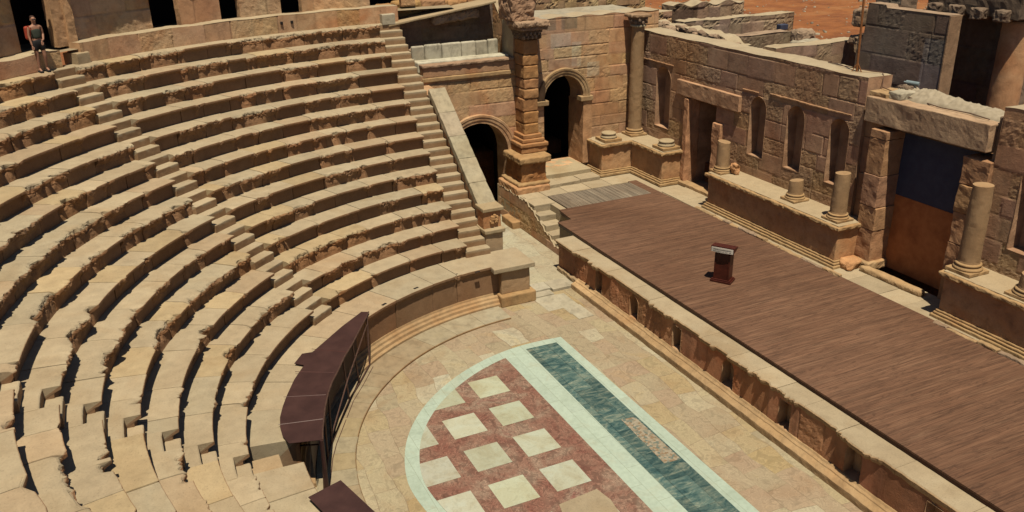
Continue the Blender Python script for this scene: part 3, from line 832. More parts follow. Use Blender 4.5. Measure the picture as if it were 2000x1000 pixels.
    Pt[:, 2] += .03 * rough * fbm(Pt, 3, seed + 30, 3) * (NT.ravel() > 0)
    tb = 1.12 + .1 * fbm(Pt, 1.0, seed + 40, 2)
    ct = np.ones((len(Pt), 3)) * tb[:, None] * np.array([[1.18, 1.32, 1.38]])
    mb.top = MB(); mb.top.add(Pt, [tuple(x) for x in gridfaces(len(us), len(nn), 0, True).tolist()], .95 * tb[:, None] * np.ones((1, 3)))
    # back face and ends
    ub = np.linspace(0, L, max(3, int(L / .8) + 1)); bt = [(u, zb) for u in ub] + [(u, top(u)) for u in ub]
    Pb = pos(np.array([b_[0] for b_ in bt]), np.array([b_[1] for b_ in bt]), np.full(len(bt), -thick)); nb_ = len(ub)
    if depthback: mb.add(Pb, [(i + 1, i, nb_ + i, nb_ + i + 1) for i in range(nb_ - 1)])
    for u in (0, L):
        vv = np.linspace(zb, top(u), max(3, int((top(u) - zb) / .12))); nn2 = np.linspace(0, -thick, 8)
        VV, NN = np.meshgrid(vv, nn2, indexing='ij')
        Pe = pos(np.full(VV.size, u), VV.ravel(), NN.ravel())
        e = .02 * rough * fbm(Pe, 4, seed + 50, 3) * (np.abs(NN.ravel()) > .01)
        Pe = pos(np.full(VV.size, u) + e * (1 if u else -1), VV.ravel(), NN.ravel() + .0)
        co_ = (.92 + .2 * ((np.floor(VV.ravel() / ch) % 2)))[:, None] * np.ones((1, 3))
        mb.add(Pe, [tuple(x) for x in gridfaces(len(vv), 8, 0, bool(u)).tolist()], co_)
    jambs = []
    for o in openings:
        u0, u1, v0, v1, arch, dep, backmat = o
        out = [(u0, v0), (u0, v1)]
        if arch:
            rr = (u1 - u0) / 2; um = (u0 + u1) / 2
            out += [(um - rr * math.cos(t), v1 + rr * math.sin(t)) for t in np.linspace(0, math.pi, 17)[1:-1]]
        out += [(u1, v1), (u1, v0)]
        cl = out + [out[0]]
        # subdivide the outline
        o2 = []
        for p, q_ in zip(cl[:-1], cl[1:]):
            c_ = max(1, int(math.hypot(q_[0] - p[0], q_[1] - p[1]) / .12))
            o2 += [(p[0] + (q_[0] - p[0]) * i / c_, p[1] + (q_[1] - p[1]) * i / c_) for i in range(c_)]
        o2.append(cl[0]); ds_ = np.array([.012] + list(-np.linspace(.02, dep, 6)))
        UU = np.repeat(np.array([p[0] for p in o2])[:, None], len(ds_), 1).ravel(); VV = np.repeat(np.array([p[1] for p in o2])[:, None], len(ds_), 1).ravel()
        NN = np.tile(ds_, len(o2)); um = (u0 + u1) / 2; vm = (v0 + v1) / 2
        Pj0 = pos(UU, VV, NN); e = .018 * rough * fbm(Pj0, 4, seed + 60, 3)
        Pj = pos(UU + e * np.sign(UU - um), VV + e * .5, NN)
        jb = MB(); blk = (.9 + .25 * ((np.floor(VV / ch) % 2)))[:, None]
        jb.add(Pj, [tuple(x) for x in gridfaces(len(o2), len(ds_), 0, False).tolist()], blk * np.ones((1, 3)))
        bk = MB(); pb = pos(np.array([p[0] for p in o2[:-1]]), np.array([p[1] for p in o2[:-1]]), np.full(len(o2) - 1, -dep + .002))
        bk.add(pb, [tuple(range(len(pb)))[::-1]])
        jambs.append((jb, bk, backmat))
    return mb, jambs

def plane_pos(o, ud, nd):
    o = np.array(o, float); ud = np.array(ud, float); nd = np.array(nd, float)
    def pos(u, v, n_): return o[None] + u[:, None] * ud[None] + n_[:, None] * nd[None] + v[:, None] * np.array([[0, 0, 1.]])
    return pos
def curve_pos(R, a0):
    def pos(u, v, n_):
        a_ = a0 + u / R; r = R - n_
        return np.stack([r * np.cos(a_), r * np.sin(a_), v], 1)
    return pos

def place(root, mb, jambs, mat, names, jm=None):
    mb.build('masonry', mat, root)
    mb.top.build('wall_top', M_seat if mat is not M_dark else M_rub, root)
    for (jb, bk, bm), nm in zip(jambs, names):
        j = jb.build(nm, jm or mat, root)
        if bm is not None:
            b_ = bk.build('back_panel', bm, j)

# ---- far side wall with the two arches (faces +X); u runs along +Y starting at Y = .35
root = empty('side_wall', (XF, 6.5, F), 'tall lit ashlar side wall with two dark arched doorways', 'wall')
U0 = .35
def top_far(u): 
    y = U0 + u
    if y < 4.45: return 6.45
    return 8.27 + .03 * math.sin(y * 5) 
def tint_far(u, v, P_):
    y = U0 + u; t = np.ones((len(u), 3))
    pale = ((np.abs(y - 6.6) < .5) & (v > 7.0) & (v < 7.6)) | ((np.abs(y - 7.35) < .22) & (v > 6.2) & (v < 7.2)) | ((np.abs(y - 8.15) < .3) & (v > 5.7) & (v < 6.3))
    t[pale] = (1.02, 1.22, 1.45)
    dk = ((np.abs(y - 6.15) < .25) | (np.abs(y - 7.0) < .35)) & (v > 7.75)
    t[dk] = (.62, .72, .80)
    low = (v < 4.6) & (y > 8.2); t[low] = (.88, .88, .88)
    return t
A1 = (2.75 - U0 - 1.33, 2.75 - U0 + 1.33, F, 2.98, True, 1.1, None)
A2 = (5.80 - U0, 7.66 - U0, 1.95, 4.95, True, 1.1, None)
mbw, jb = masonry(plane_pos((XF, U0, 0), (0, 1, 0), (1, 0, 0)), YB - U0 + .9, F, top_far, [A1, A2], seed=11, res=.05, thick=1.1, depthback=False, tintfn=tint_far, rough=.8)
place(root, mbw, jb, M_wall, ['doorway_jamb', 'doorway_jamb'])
for y0, y1, z0, z1 in ((.9, 4.6, F - .1, 5.0), (5.4, 8.1, 1.7, 6.4)):   # near-black boxes paint in the unlit passages behind the arches
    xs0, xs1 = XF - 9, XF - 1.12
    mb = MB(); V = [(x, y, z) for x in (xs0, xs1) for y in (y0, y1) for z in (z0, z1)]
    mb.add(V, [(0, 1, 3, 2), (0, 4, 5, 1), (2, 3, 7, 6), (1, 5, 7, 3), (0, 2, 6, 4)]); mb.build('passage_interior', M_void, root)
def archivolt(yc, zs, ri, ro, name, par, mat, seed, prot=.13, a0=0, a1=math.pi):
    prof = [(ri, .0), (ri, prot * .55), (ri + (ro - ri) * .32, prot * .6), (ri + (ro - ri) * .36, prot * .8), (ri + (ro - ri) * .66, prot * .85), (ri + (ro - ri) * .72, prot), (ro - .02, prot), (ro, prot * .75), (ro, 0)]
    A = np.linspace(a0, a1, 60); m_ = len(prof)
    V = np.array([[XF + d, yc + r * math.cos(a_), zs + r * math.sin(a_)] for a_ in A for r, d in prof])
    V += .014 * np.stack([fbm(V, 5, seed, 3), fbm(V, 5, seed + 1, 3), fbm(V, 5, seed + 2, 3)], 1)
    mb = MB(); t = .95 + .12 * ((np.repeat(A, m_) * 3.2).astype(int) % 2)
    mb.add(V, [tuple(q) for q in gridfaces(60, m_, 0, False).tolist()] + [tuple(range(m_)), tuple(range(59 * m_, 60 * m_))[::-1]], t[:, None] * np.ones((1, 3)))
    return mb.build(name, mat, par)
archivolt(2.75, 2.98, 1.33, 1.70, 'archivolt', root, M_wall, 70, .14)
archivolt(6.73, 4.95, .93, 1.26, 'archivolt', root, M_gold, 71, .14)
for y0, y1 in ((5.35, 5.95), (7.5, 8.1)):
    V, Fc = rbox((XF - .3, y0, 4.72), (XF + .2, y1, 4.93), .08, .03, .012, 72); mb = MB(); mb.add(V, Fc); mb.build('impost', M_gold, root)
V, Fc = rbox((XF - 1.2, 7.64, 1.95), (XF + .14, 8.08, 4.72), .08, .03, .015, 73); mb = MB(); mb.add(V, Fc, (1, .92, .85)); mb.build('door_jamb', M_wall, root)
# cornice bands above arch 1
V, Fc = rbox((XF - .3, .45, 6.18), (XF + .07, 4.46, 6.36), .08, .04, .012, 74); mb = MB(); mb.add(V, Fc, (1.02, 1, .95)); mb.build('moulding', M_gold, root)
V, Fc = rbox((XF - .35, .50, 6.36), (XF + .02, 4.48, 6.74), .08, .03, .012, 75); mb = MB(); mb.add(V, Fc, (.85, .8, .8)); mb.build('parapet_block', M_wall, root)
V, Fc = rbox((XF - .4, .46, 6.74), (XF + .09, 4.44, 6.86), .06, .04, .02, 76, 6); mb = MB(); mb.add(V, Fc, (1.08, 1, .95)); mb.build('coping', M_rub, root)
# side face of the tower block above the passage (faces -Y)
tw = empty('tower_side_wall', (XF - 2, 4.5, 6.4), 'lit stone wall of the tower rising behind the marble bench', 'wall')
mbw, jb = masonry(plane_pos((XF - 4.2, 4.47, 0), (1, 0, 0), (0, -1, 0)), 4.2, 6.4, lambda u: 8.25 + max(0, (2.9 - u)) * .9, [], seed=12, res=.07, thick=.6, rough=.8)
place(tw, mbw, jb, M_wall, [])
V, Fc = rbox((XF - 3.0, 4.9, 8.15), (XF - .1, YB + .4, 8.24), .3, .03, .02, 77); mb = MB(); mb.add(V, Fc, (1, 1, 1)); mb.build('roof_slab', M_pale, tw)

# shaded wall behind the bench, sloping slab on it
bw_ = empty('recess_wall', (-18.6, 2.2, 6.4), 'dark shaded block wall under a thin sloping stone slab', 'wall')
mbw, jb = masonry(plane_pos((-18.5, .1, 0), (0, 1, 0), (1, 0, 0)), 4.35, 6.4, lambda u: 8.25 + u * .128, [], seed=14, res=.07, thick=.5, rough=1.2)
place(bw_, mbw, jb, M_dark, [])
mb = MB(); V, Fc = rbox((-18.9, -.35, 0), (-17.75, 4.3, .10), .12, .03, .012, 78); V = np.array(V); V[:, 2] += 8.27 + (V[:, 1] + .1) * .135; mb.add(V, Fc, (1, .95, .88)); mb.build('sloping_slab', M_seat, bw_)
V, Fc = rbox((-18.4, 1.6, 8.1), (-17.95, 3.6, 8.5), .08, .12, .08, 79, 5); V = np.array(V); V[:, 2] += (V[:, 1] - 1.6) * .12; mb = MB(); mb.add(V, Fc); mb.build('broken_corbel', M_rub, bw_)
for i, (y, r) in enumerate(((2.35, .2), (1.45, .16), (.75, .17))):
    V, Fc = rbox((-18.15, y - r * 1.5, 7.0), (-17.75, y + r * 1.5, 7.0 + r * 1.9), .07, r * .8, .05, 80 + i, 5); mb = MB(); mb.add(V, Fc)
    mb.build('fallen_stone', M_rub, label=['rounded pale stone lying behind the marble bench, the largest', 'flat brown stone behind the middle of the marble bench', 'small brown stone behind the left end of the marble bench'][i], cat='stone', group='stones behind the marble bench')
# marble bench (tribunal)
bench = empty('marble_bench', (-17.3, 2.3, 6.4), 'pale marble bench with high back above the lower arch', 'bench')
V, Fc = rbox((-17.35, .42, 6.5), (-16.75, 4.35, 6.93), .08, .06, .015, 85); mb = MB(); mb.add(V, Fc, (1, 1.02, 1.02)); mb.build('seat', M_bench, bench)
mb = MB(); rgb = random.Random(8); y = .4
while y < 4.1:
    L = rgb.uniform(.45, .85); y1 = min(y + L, 4.15); V, Fc = rbox((-17.5, y, 6.6), (-17.3, y1 - .012, 7.5 - rgb.uniform(0, .03)), .07, .06, .012, int(y * 10)); mb.add(V, Fc, rgb.uniform(.8, 1.1)); y = y1
mb.build('backrest', M_bench, bench)
V, Fc = rbox((-18.4, .1, 6.1), (-16.6, 4.4, 6.42), .4, .02, .01, 86); mb = MB(); mb.add(V, Fc, .8); mb.build('bench_platform', M_seat, bench)

# ---- pilaster on its pedestal between the arches
pl = empty('corner_pier', (-15.7, 4.6, SZ), 'weathered block pier with carved capital on a pedestal between the arches', 'pier')
def stack(par, x0, x1, y0, y1, z0, z1, names, mat, seed, ch=.5, tints=None, amp=.02, rr=None):
    rg = random.Random(seed); z = z0
    while z < z1 - .05:
        h_ = min(ch * rg.uniform(.8, 1.25), z1 - z)
        if z1 - z - h_ < .15: h_ = z1 - z
        j = [rg.uniform(-.02, .02) for _ in range(4)]
        V, Fc = rbox((x0 + j[0], y0 + j[1], z), (x1 + j[2], y1 + j[3], z + h_ - .012), .07, (rr if rr else .035 + .04 * rg.random()), amp, rg.randrange(999), 4)
        t = rg.uniform(.85, 1.12); mb = MB(); mb.add(V, Fc, (t * 1.05, t * rg.uniform(.92, 1.0), t * rg.uniform(.78, .95))); mb.build(names, mat, par); z += h_
stack(pl, XF - .1, -15.62, 4.47, 5.14, 3.78, 7.62, 'shaft_block', M_orange, 90)
for (z0, z1, e, zz) in ((3.05, 3.30, .26, 0), (3.30, 3.46, .30, 0), (3.46, 3.62, .18, 0), (3.62, 3.8, .10, 0)):
    V, Fc = rbox((XF, 4.47 - e, z0), (-15.62 + e, 5.14 + e, z1), .08, .04, .015, int(z0 * 10)); mb = MB(); mb.add(V, Fc, (1, .9, .82)); mb.build('base_moulding', M_orange, pl)
# capital: dark carved bell and leafy abacus
mb = MB()
for i in range(3):
    e = .06 + i * .05; z0 = 7.62 + i * .13
    V, Fc = rbox((XF, 4.5 - e, z0), (-15.62 + e, 5.11 + e, z0 + .14), .05, .04, .05, 95 + i, 9); mb.add(V, Fc, (.8, .78, .75))
for i in range(9):      # acanthus leaves
    yy = 4.45 + i * .09; V, Fc = rbox((-15.6, yy - .035, 7.66 + (i % 2) * .14), (-15.44 + (i % 2) * .05, yy + .035, 7.80 + (i % 2) * .14), .03, .03, .02, i, 9); mb.add(V, Fc, 1.2)
mb.build('capital', M_dark, pl)
V, Fc = rbox((XF, 4.2, 8.0), (-15.3, 5.42, 8.14), .06, .05, .04, 98, 6); mb = MB(); mb.add(V, Fc, (.95, .9, .85)); mb.build('carved_abacus', M_rub, pl)
V, Fc = rbox((XF, 4.08, 8.14), (-15.2, 5.5, 8.36), .06, .06, .05, 99, 6); mb = MB(); mb.add(V, Fc, (1.1, 1.05, 1)); mb.build('carved_cornice', M_rub, pl)
V, Fc = rbox((XF - .5, 4.02, 8.36), (-15.6, 5.0, 9.7), .07, .05, .07, 101, 5); mb = MB(); mb.add(V, Fc, (1.05, .9, .82)); mb.build('rubble_core', M_rub, pl)
# pedestal below
V, Fc = rbox((XF, 3.98, 1.75), (-14.92, 5.12, 2.78), .07, .04, .035, 102, 5); mb = MB(); mb.add(V, Fc, (1, .86, .72)); mb.build('pedestal_die', M_orange, pl)
V, Fc = rbox((XF, 3.84, 2.78), (-14.74, 5.30, 3.05), .07, .06, .03, 103, 5); mb = MB(); mb.add(V, Fc, (1, .92, .8)); mb.build('pedestal_cornice', M_gold, pl)
V, Fc = rbox((XF, 3.74, 1.85), (-14.72, 5.22, 1.98), .07, .05, .02, 104, 5); mb = MB(); mb.add(V, Fc, (1, .95, .85)); mb.build('pedestal_torus', M_gold, pl)
V, Fc = rbox((XF, 3.60, F), (-14.55, 5.12, 1.86), .08, .05, .035, 105, 5); mb = MB(); mb.add(V, Fc, (.95, .85, .75)); mb.build('footing', M_wall, pl)
# thresholds in front of the upper arch
th = empty('doorway_steps', (-15.4, 6.4, SZ), 'pale stone steps leading up to the taller arched doorway', 'steps')
V, Fc = rbox((-17.5, 5.3, 1.5), (-15.52, 7.62, 1.95), .15, .03, .01, 106); mb = MB(); mb.add(V, Fc, (1.05, 1.05, 1)); mb.build('step', M_seat, th)
for y0, y1, x1, h_ in ((4.9, 5.7, -14.72, .17), (5.72, 6.7, -14.82, .15), (6.72, 7.7, -14.9, .16)):
    V, Fc = rbox((-15.55, y0, 1.5), (x1, y1, SZ + h_), .12, .03, .015, int(y0 * 9)); mb = MB(); mb.add(V, Fc); mb.build('step', M_seat, th)

# ------------------------------------------------------------------ stage substructure
sub = empty('stage_platform', (-3, 7, F), 'stone stage platform carrying the brown plank floor', 'platform')
V, Fc = prism([(-14.0, 4.35), (-10.9, 4.35), (-10.9, 3.6), (12, 3.6), (12, 10.55), (-16.5, 10.55), (-16.5, 3.58), (-14.0, 3.58)], F - .1, SZ - .012)
mb = MB(); mb.add(V, Fc); mb.build('stone_core', M_seat, sub)
# passage-side wall with ragged top
pw = empty('passage_wall', (-13, 3.55, F), 'ragged low stone wall between the passage and the stage steps', 'wall')
def top_pw(u):
    x = -16.4 + u
    z = SZ if x < -13.6 else SZ - .0 - (x + 13.6) * .43
    return max(.55, z) + .04 * math.sin(x * 9) + .03 * math.sin(x * 23)
mbw, jb = masonry(plane_pos((-16.4, 3.57, 0), (1, 0, 0), (0, -1, 0)), 5.9, F, top_pw, [], seed=17, res=.05, thick=.12, rough=.9, ch=.42)
place(pw, mbw, jb, M_wall, [])
V, Fc = rbox((-15.3, 3.2, F), (-14.2, 3.56, F + .42), .08, .04, .02, 107); mb = MB(); mb.add(V, Fc, (1, .9, .8)); mb.build('kerb_block', M_gold, pw)
ss = empty('stage_steps', (-12, 3.9, F), 'narrow flight of stone steps rising from the passage to the stage', 'steps')
for i in range(6):
    x0 = -13.55 + i * .50; z = SZ - .02 - i * .235
    V, Fc = rbox((x0 - .5, 3.62, F), (x0 + .5, 4.34, z), .1, .02, .012, 110 + i); mb = MB(); mb.add(V, Fc, random.Random(i).uniform(.9, 1.05)); mb.build('step', M_seat, ss)

# front wall of the stage with niches
fr = empty('stage_front_wall', (-2, 2.95, F), 'long low stage front wall with small niches and a broken coping', 'wall')
XS = -9.75
nich = []
for i, xc in enumerate((-6.93, -4.78, -2.49, -.15, 2.05, 4.28, 6.43, 8.6)):
    w_ = .21 if i % 2 == 0 else .24
    nich.append((xc - XS - w_, xc - XS + w_, .52, 1.27 if i % 2 == 0 else 1.08, i % 2 == 1, .42, M_void))  # near-black back panel paints in the niche shade
def tint_fr(u, v, P_):
    s_ = vnoise(np.stack([u * 2.3, v * .35, 0 * u], 1), 1.0, 8)
    pil = 1 + .05 * np.sign(np.sin(u * 2.9 + 1.2 * np.sin(u)))
    return (np.clip(1 - .55 * np.maximum(0, s_ - .05), .5, 1) * pil)[:, None] * np.array([[.92, .70, .66]])
mbw, jb = masonry(plane_pos((XS, 2.96, 0), (1, 0, 0), (0, -1, 0)), 20.0, F, lambda u: 1.40, nich, seed=19, res=.045, thick=.3, rough=.9, ch=1.25, bl=(.5, 1.3), tintfn=tint_fr, joint=.03)
place(fr, mbw, jb, M_wall, ['niche'] * 8)
# coping with broken front edge
rgc2 = random.Random(12); x = XS
while x < 10.2:
    L = rgc2.uniform(.8, 1.9); x1 = min(x + L, 10.25)
    nx = max(6, int((x1 - x) / .035)); xs = np.linspace(x + .006, x1 - .006, nx)
    br = n1(xs, .9, 6, 2) + .5 * n1(xs, 3.2, 9, 2); jag = .05 * n1(xs, 9, 10, 2)
    ed = 2.80 + .16 * np.clip((br + .05) * 2.4, 0, 1.5) + 1.5 * jag * (br > -.3) + .07 * (n1(xs, .35, 77, 1) > .2)
    ed = np.minimum(ed, 2.93 + .01 * jag)
    th_ = .17 + .10 * np.clip(br, 0, 1)
    zt = 1.51 + rgc2.uniform(-.008, .008)
    prof = []
    Vv = []
    for i in range(nx):
        e_ = ed[i]; t_ = th_[i]
        Vv += [(xs[i], 3.60, zt), (xs[i], 3.3, zt), (xs[i], 3.12, zt), (xs[i], e_ + .04, zt), (xs[i], e_, zt - .03), (xs[i], e_ + .01, zt - t_ * .5), (xs[i], min(e_ + .06, 3.0), zt - t_), (xs[i], 3.05, zt - t_ - .02)]
    Vv = np.array(Vv); Vv[:, 1] += .014 * fbm(Vv, 9, 3, 2) * (Vv[:, 1] < 3.2); Vv[:, 2] += .008 * fbm(Vv, 5, 4, 2)
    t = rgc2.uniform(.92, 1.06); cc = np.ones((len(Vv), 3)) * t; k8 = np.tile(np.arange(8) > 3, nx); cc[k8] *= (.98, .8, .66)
    mb = MB(); mb.add(Vv, [tuple(q) for q in gridfaces(nx, 8, 0, False).tolist()] + [tuple(range(8)), tuple(range((nx - 1) * 8, nx * 8))[::-1]], cc)
    mb.build('coping_slab', M_seat, fr); x = x1
# moulded plinth along the foot
def strip(prof, x0, x1, mat, name, par, seed=0, amp=.008, ds=.06, tint=1.0):
    pp = []
    for p, q in zip(prof[:-1], prof[1:]):
        L = math.hypot(q[0] - p[0], q[1] - p[1]); c = max(1, int(L / .05))
        for i in range(c): pp.append((p[0] + (q[0] - p[0]) * i / c, p[1] + (q[1] - p[1]) * i / c))
    pp.append(prof[-1]); m_ = len(pp); xs = np.arange(x0, x1 + ds, ds); n_ = len(xs)
    V = np.array([[x_, y_, z_] for x_ in xs for y_, z_ in pp])
    V[:, 1] += amp * fbm(V, 3.5, seed, 3); V[:, 2] += amp * fbm(V, 4, seed + 1, 3)
    bl = np.random.default_rng(seed).normal(1, .06, 200)[(np.repeat(xs, m_) / 1.4).astype(int) % 200]
    mb = MB(); mb.add(V, [tuple(q) for q in gridfaces(n_, m_, 0, False).tolist()] + [tuple(range(m_)), tuple(range((n_ - 1) * m_, n_ * m_))[::-1]], bl[:, None] * np.ones((1, 3)) * tint)
    return mb.build(name, mat, par)
strip([(3.0, .52), (2.93, .52), (2.90, .48), (2.84, .455), (2.83, .43), (2.77, .41), (2.70, .385), (2.67, .37), (2.665, .33), (2.66, F - .05)], -8.3, 10, M_gold, 'plinth', fr, 41, amp=.022)
V, Fc = rbox((-9.72, 2.84, F), (-8.28, 3.0, .46), .06, .03, .025, 42, 7); mb = MB(); mb.add(V, Fc, (.85, .75, .65)); mb.build('plinth_end', M_seat, fr)

# ------------------------------------------------------------------ wooden floors
stg = empty('wooden_stage', (-2, 6.3, SZ), 'large brown plank stage floor carrying the lectern', 'stage floor')
WP = [(-12.1, 4.22), (-10.95, 4.12), (-10.9, 3.52), (12, 3.55), (12, 9.22), (3.4, 9.13), (-12.15, 8.88)]
V, Fc = prism(WP, SZ + .01, SZ + .055); mb = MB(); mb.add(V, Fc); mb.build('planking', M_deck, stg)
V, Fc = prism([(-12.05, 4.24), (-10.90, 4.14), (-10.88, 3.54), (12, 3.57), (12, 9.1), (3.4, 9.0), (-12.1, 8.8)], SZ - .1, SZ + .008); mb = MB(); mb.add(V, Fc); mb.build('joists', M_pod, stg)  # dark band also paints in the shade on the deck edge
gp = empty('plank_platform', (-13, 6.5, SZ), 'grey weathered plank floor beside the brown stage floor', 'platform')
rgp = random.Random(4); y = 4.62
while y < 8.45:
    wd = .19; V, Fc = rbox((-13.83 + rgp.uniform(-.02, .02), y, SZ + .0), (-12.12, y + wd - .012, SZ + .042), .5, .006, .002, int(y * 10)); mb = MB(); mb.add(V, Fc, rgp.uniform(.8, 1.15)); mb.build('plank', M_grey, gp); y += wd
V, Fc = rbox((-13.95, 8.5, SZ - .02), (-12.12, 8.9, SZ + .05), .3, .01, .005, 9); mb = MB(); mb.add(V, Fc, .8); mb.build('edge_beam', M_deck, gp)
# pavement slabs around it
mb = MB(); rgs = random.Random(15)
for x0, x1, y0, y1 in ((-14.55, -13.9, 3.62, 4.55), (-14.4, -13.4, 4.3, 4.58), (-13.88, -13.05, 3.62, 4.55), (-14.7, -13.9, 4.6, 5.6), (-14.75, -13.92, 5.62, 6.7), (-14.8, -13.92, 6.72, 7.7), (-14.9, -13.95, 7.72, 8.7)):
    V, Fc = rbox((x0, y0, SZ - .05), (x1, y1, SZ + .025), .2, .012, .004, int(x0 * -9)); mb.add(V, Fc, rgs.uniform(.92, 1.08))
x = -12.2
while x < 11:
    L = rgs.uniform(.8, 1.6); V, Fc = rbox((x, 9.02, SZ - .05), (x + L - .012, 10.5, SZ + .02 + rgs.uniform(0, .012)), .2, .012, .006, int(x * 7) & 255); mb.add(V, Fc, rgs.uniform(.88, 1.08)); x += L
mb.build('stage_paving', M_seat, kind='structure')
# broken kerb at the back of the plank floor
kb = empty('stage_back_kerb', (-5, 9.0, SZ), 'crumbling narrow stone kerb along the back of the plank floor', 'kerb')
x = -9.9
rgk = random.Random(23)
while x < 9:
    L = rgk.uniform(.3, 1.2); V, Fc = rbox((x, 8.93 + rgk.uniform(-.02, .02), SZ - .03), (x + L - .02, 9.08 + rgk.uniform(-.02, .05), SZ + .10 + rgk.uniform(-.03, .05)), .07, .03, .03, rgk.randrange(999), 6)
    if not (-2.9 < x < .6): mb = MB(); mb.add(V, Fc, rgk.uniform(.85, 1.05)); mb.build('kerb_stone', M_gold if rgk.random() < .6 else M_rub, kb)
    x += L

# ------------------------------------------------------------------ stage back wall (faces -Y)
sb = empty('stage_back_wall', (-9, YB, SZ), 'high shaded stone stage wall with arched niches and a walled doorway', 'wall')
X0 = XF + .0
def top_sb(u): return 7.5 + .012 * math.sin(u * 3.1) + .012 * math.sin(u * 1.3 + 2)
ops = [(-15.08 - X0, -14.02 - X0, 3.62, 5.66, True, .45, M_back), (-12.62 - X0, -10.93 - X0, SZ, 5.22, False, 1.6, M_dark),
       (-8.99 - X0, -8.12 - X0, 3.80, 5.60, True, .45, M_back), (-7.04 - X0, -6.19 - X0, 3.80, 5.64, True, .45, M_back), (-5.02 - X0, -4.18 - X0, 3.82, 5.62, True, .45, M_back)]
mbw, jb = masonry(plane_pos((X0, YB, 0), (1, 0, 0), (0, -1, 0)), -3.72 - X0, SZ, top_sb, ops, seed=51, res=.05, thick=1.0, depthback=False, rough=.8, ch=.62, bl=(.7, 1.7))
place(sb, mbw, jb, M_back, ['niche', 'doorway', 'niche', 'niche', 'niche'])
V, Fc = rbox((-13.45, YB - .13, 5.27), (-9.5, YB + .25, 5.88), .1, .03, .015, 120); mb = MB(); mb.add(V, Fc, (1.15, 1.12, 1.08)); mb.build('door_lintel', M_back, sb)
for x0, x1, zt in ((-12.88, -12.60, 5.2), (-10.95, -10.45, 4.6)):
    V, Fc = rbox((x0, YB - .14, SZ), (x1, YB + .5, zt), .08, .03, .025, 121); mb = MB(); mb.add(V, Fc, (1.25, 1.1, .98)); mb.build('door_jamb', M_back, sb)
V, Fc = rbox((-13.0, YB - .3, SZ), (-10.2, YB + .1, SZ + .16), .08, .03, .02, 122); mb = MB(); mb.add(V, Fc, 1.1); mb.build('door_sill', M_gold, sb)
# slightly proud course line above the niches
for x0, x1, z_ in ((-9.5, -8.6, 6.18), (-8.0, -4.2, 6.26), (-16.2, -13.9, 6.35)):
    V, Fc = rbox((x0, YB - .035, z_ - .05), (x1, YB + .1, z_), .07, .012, .02, 123); mb = MB(); mb.add(V, Fc, (1.15, 1.1, 1.0)); mb.build('string_course', M_back, sb)

sr = empty('stage_back_wall', (4, YB, SZ), 'shaded block stage wall right of the big boarded doorway, at the frame edge', 'wall')
XR = .92
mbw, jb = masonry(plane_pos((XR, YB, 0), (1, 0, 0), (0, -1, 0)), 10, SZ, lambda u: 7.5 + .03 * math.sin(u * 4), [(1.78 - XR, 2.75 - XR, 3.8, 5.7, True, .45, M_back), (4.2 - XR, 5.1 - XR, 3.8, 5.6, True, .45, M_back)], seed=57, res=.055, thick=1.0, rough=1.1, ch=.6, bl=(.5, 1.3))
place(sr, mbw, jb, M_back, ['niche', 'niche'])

# central doorway: piers, lintel, boards
cd = empty('boarded_doorway', (-1.3, YB + .2, SZ), 'big central stage doorway closed by navy and brown boards under a long lintel', 'doorway')
stack(cd, -3.72, -3.05, YB + .12, YB + .8, SZ, 6.15, 'recessed_jamb', M_back, 61, 1.0, amp=.012, rr=.015)
stack(cd, -3.12, -2.48, YB - .28, YB + .75, SZ + .16, 6.1, 'jamb_block', M_back, 62, .95, amp=.016, rr=.02)
V, Fc = rbox((-3.2, YB - .4, SZ - .02), (-2.36, YB + .5, SZ + .3), .08, .08, .03, 125, 5); mb = MB(); mb.add(V, Fc, 1.2); mb.build('jamb_base', M_gold, cd)
stack(cd, .05, .9, YB - .12, YB + .75, SZ, 6.0, 'jamb_block', M_back, 63, .85, amp=.022, rr=.025)
V, Fc = rbox((-3.55, YB - .16, 6.22), (.72, YB + .95, 7.0), .09, .03, .02, 126); mb = MB(); mb.add(V, Fc, (1.05, 1.18, 1.22)); mb.build('lintel', M_back, cd)
V, Fc = rbox((.72, YB + .12, 5.9), (.97, YB + .95, 7.2), .09, .04, .03, 127); mb = MB(); mb.add(V, Fc); mb.build('lintel_end', M_dark, cd)
V, Fc = rbox((-3.62, YB + .0, 6.98), (-2.95, YB + .9, 7.14), .07, .03, .03, 128, 5); mb = MB(); mb.add(V, Fc, 1.1); mb.build('broken_slab', M_gold, cd)
V, Fc = rbox((-3.0, YB + .1, 6.98), (-2.5, YB + .8, 7.22), .07, .04, .03, 129, 5); mb = MB(); mb.add(V, Fc, 1.1); mb.build('broken_slab', M_pale, cd)
YD = 11.0
V, Fc = rbox((-3.0, YD, 4.04), (.3, YD + .04, 6.25), .4, .004, 0, 0); mb = MB(); mb.add(V, Fc); mb.build('board', M_navy, cd, label='dark navy upper board')
V, Fc = rbox((-3.0, YD - .01, SZ), (.3, YD + .03, 4.038), .4, .004, 0, 0); mb = MB(); mb.add(V, Fc); mb.build('board', M_brown, cd, label='brown lower board')
V, Fc = rbox((-3.1, YB + .3, 6.05), (.4, YB + .9, 6.26), .3, .02, .01, 9); mb = MB(); mb.add(V, Fc, .6); mb.build('soffit', M_dark, cd)
# long worn threshold block and debris
V, Fc = rbox((-2.55, 9.95, SZ), (-.2, 10.25, SZ + .2), .07, .08, .03, 130, 4, yaw=.03); mb = MB(); mb.add(V, Fc, 1.1)
mb.build('threshold_stone', M_gold, label='long worn block lying at the foot of the boarded doorway', cat='stone')
V, Fc = rbox((-3.1, 9.55, SZ), (-2.6, 10.15, SZ + .35), .07, .12, .06, 131, 4); mb = MB(); mb.add(V, Fc, (1, .85, .7))
mb.build('broken_stone', M_wall, label='rough orange broken stone between pedestal and doorway jamb', cat='stone')

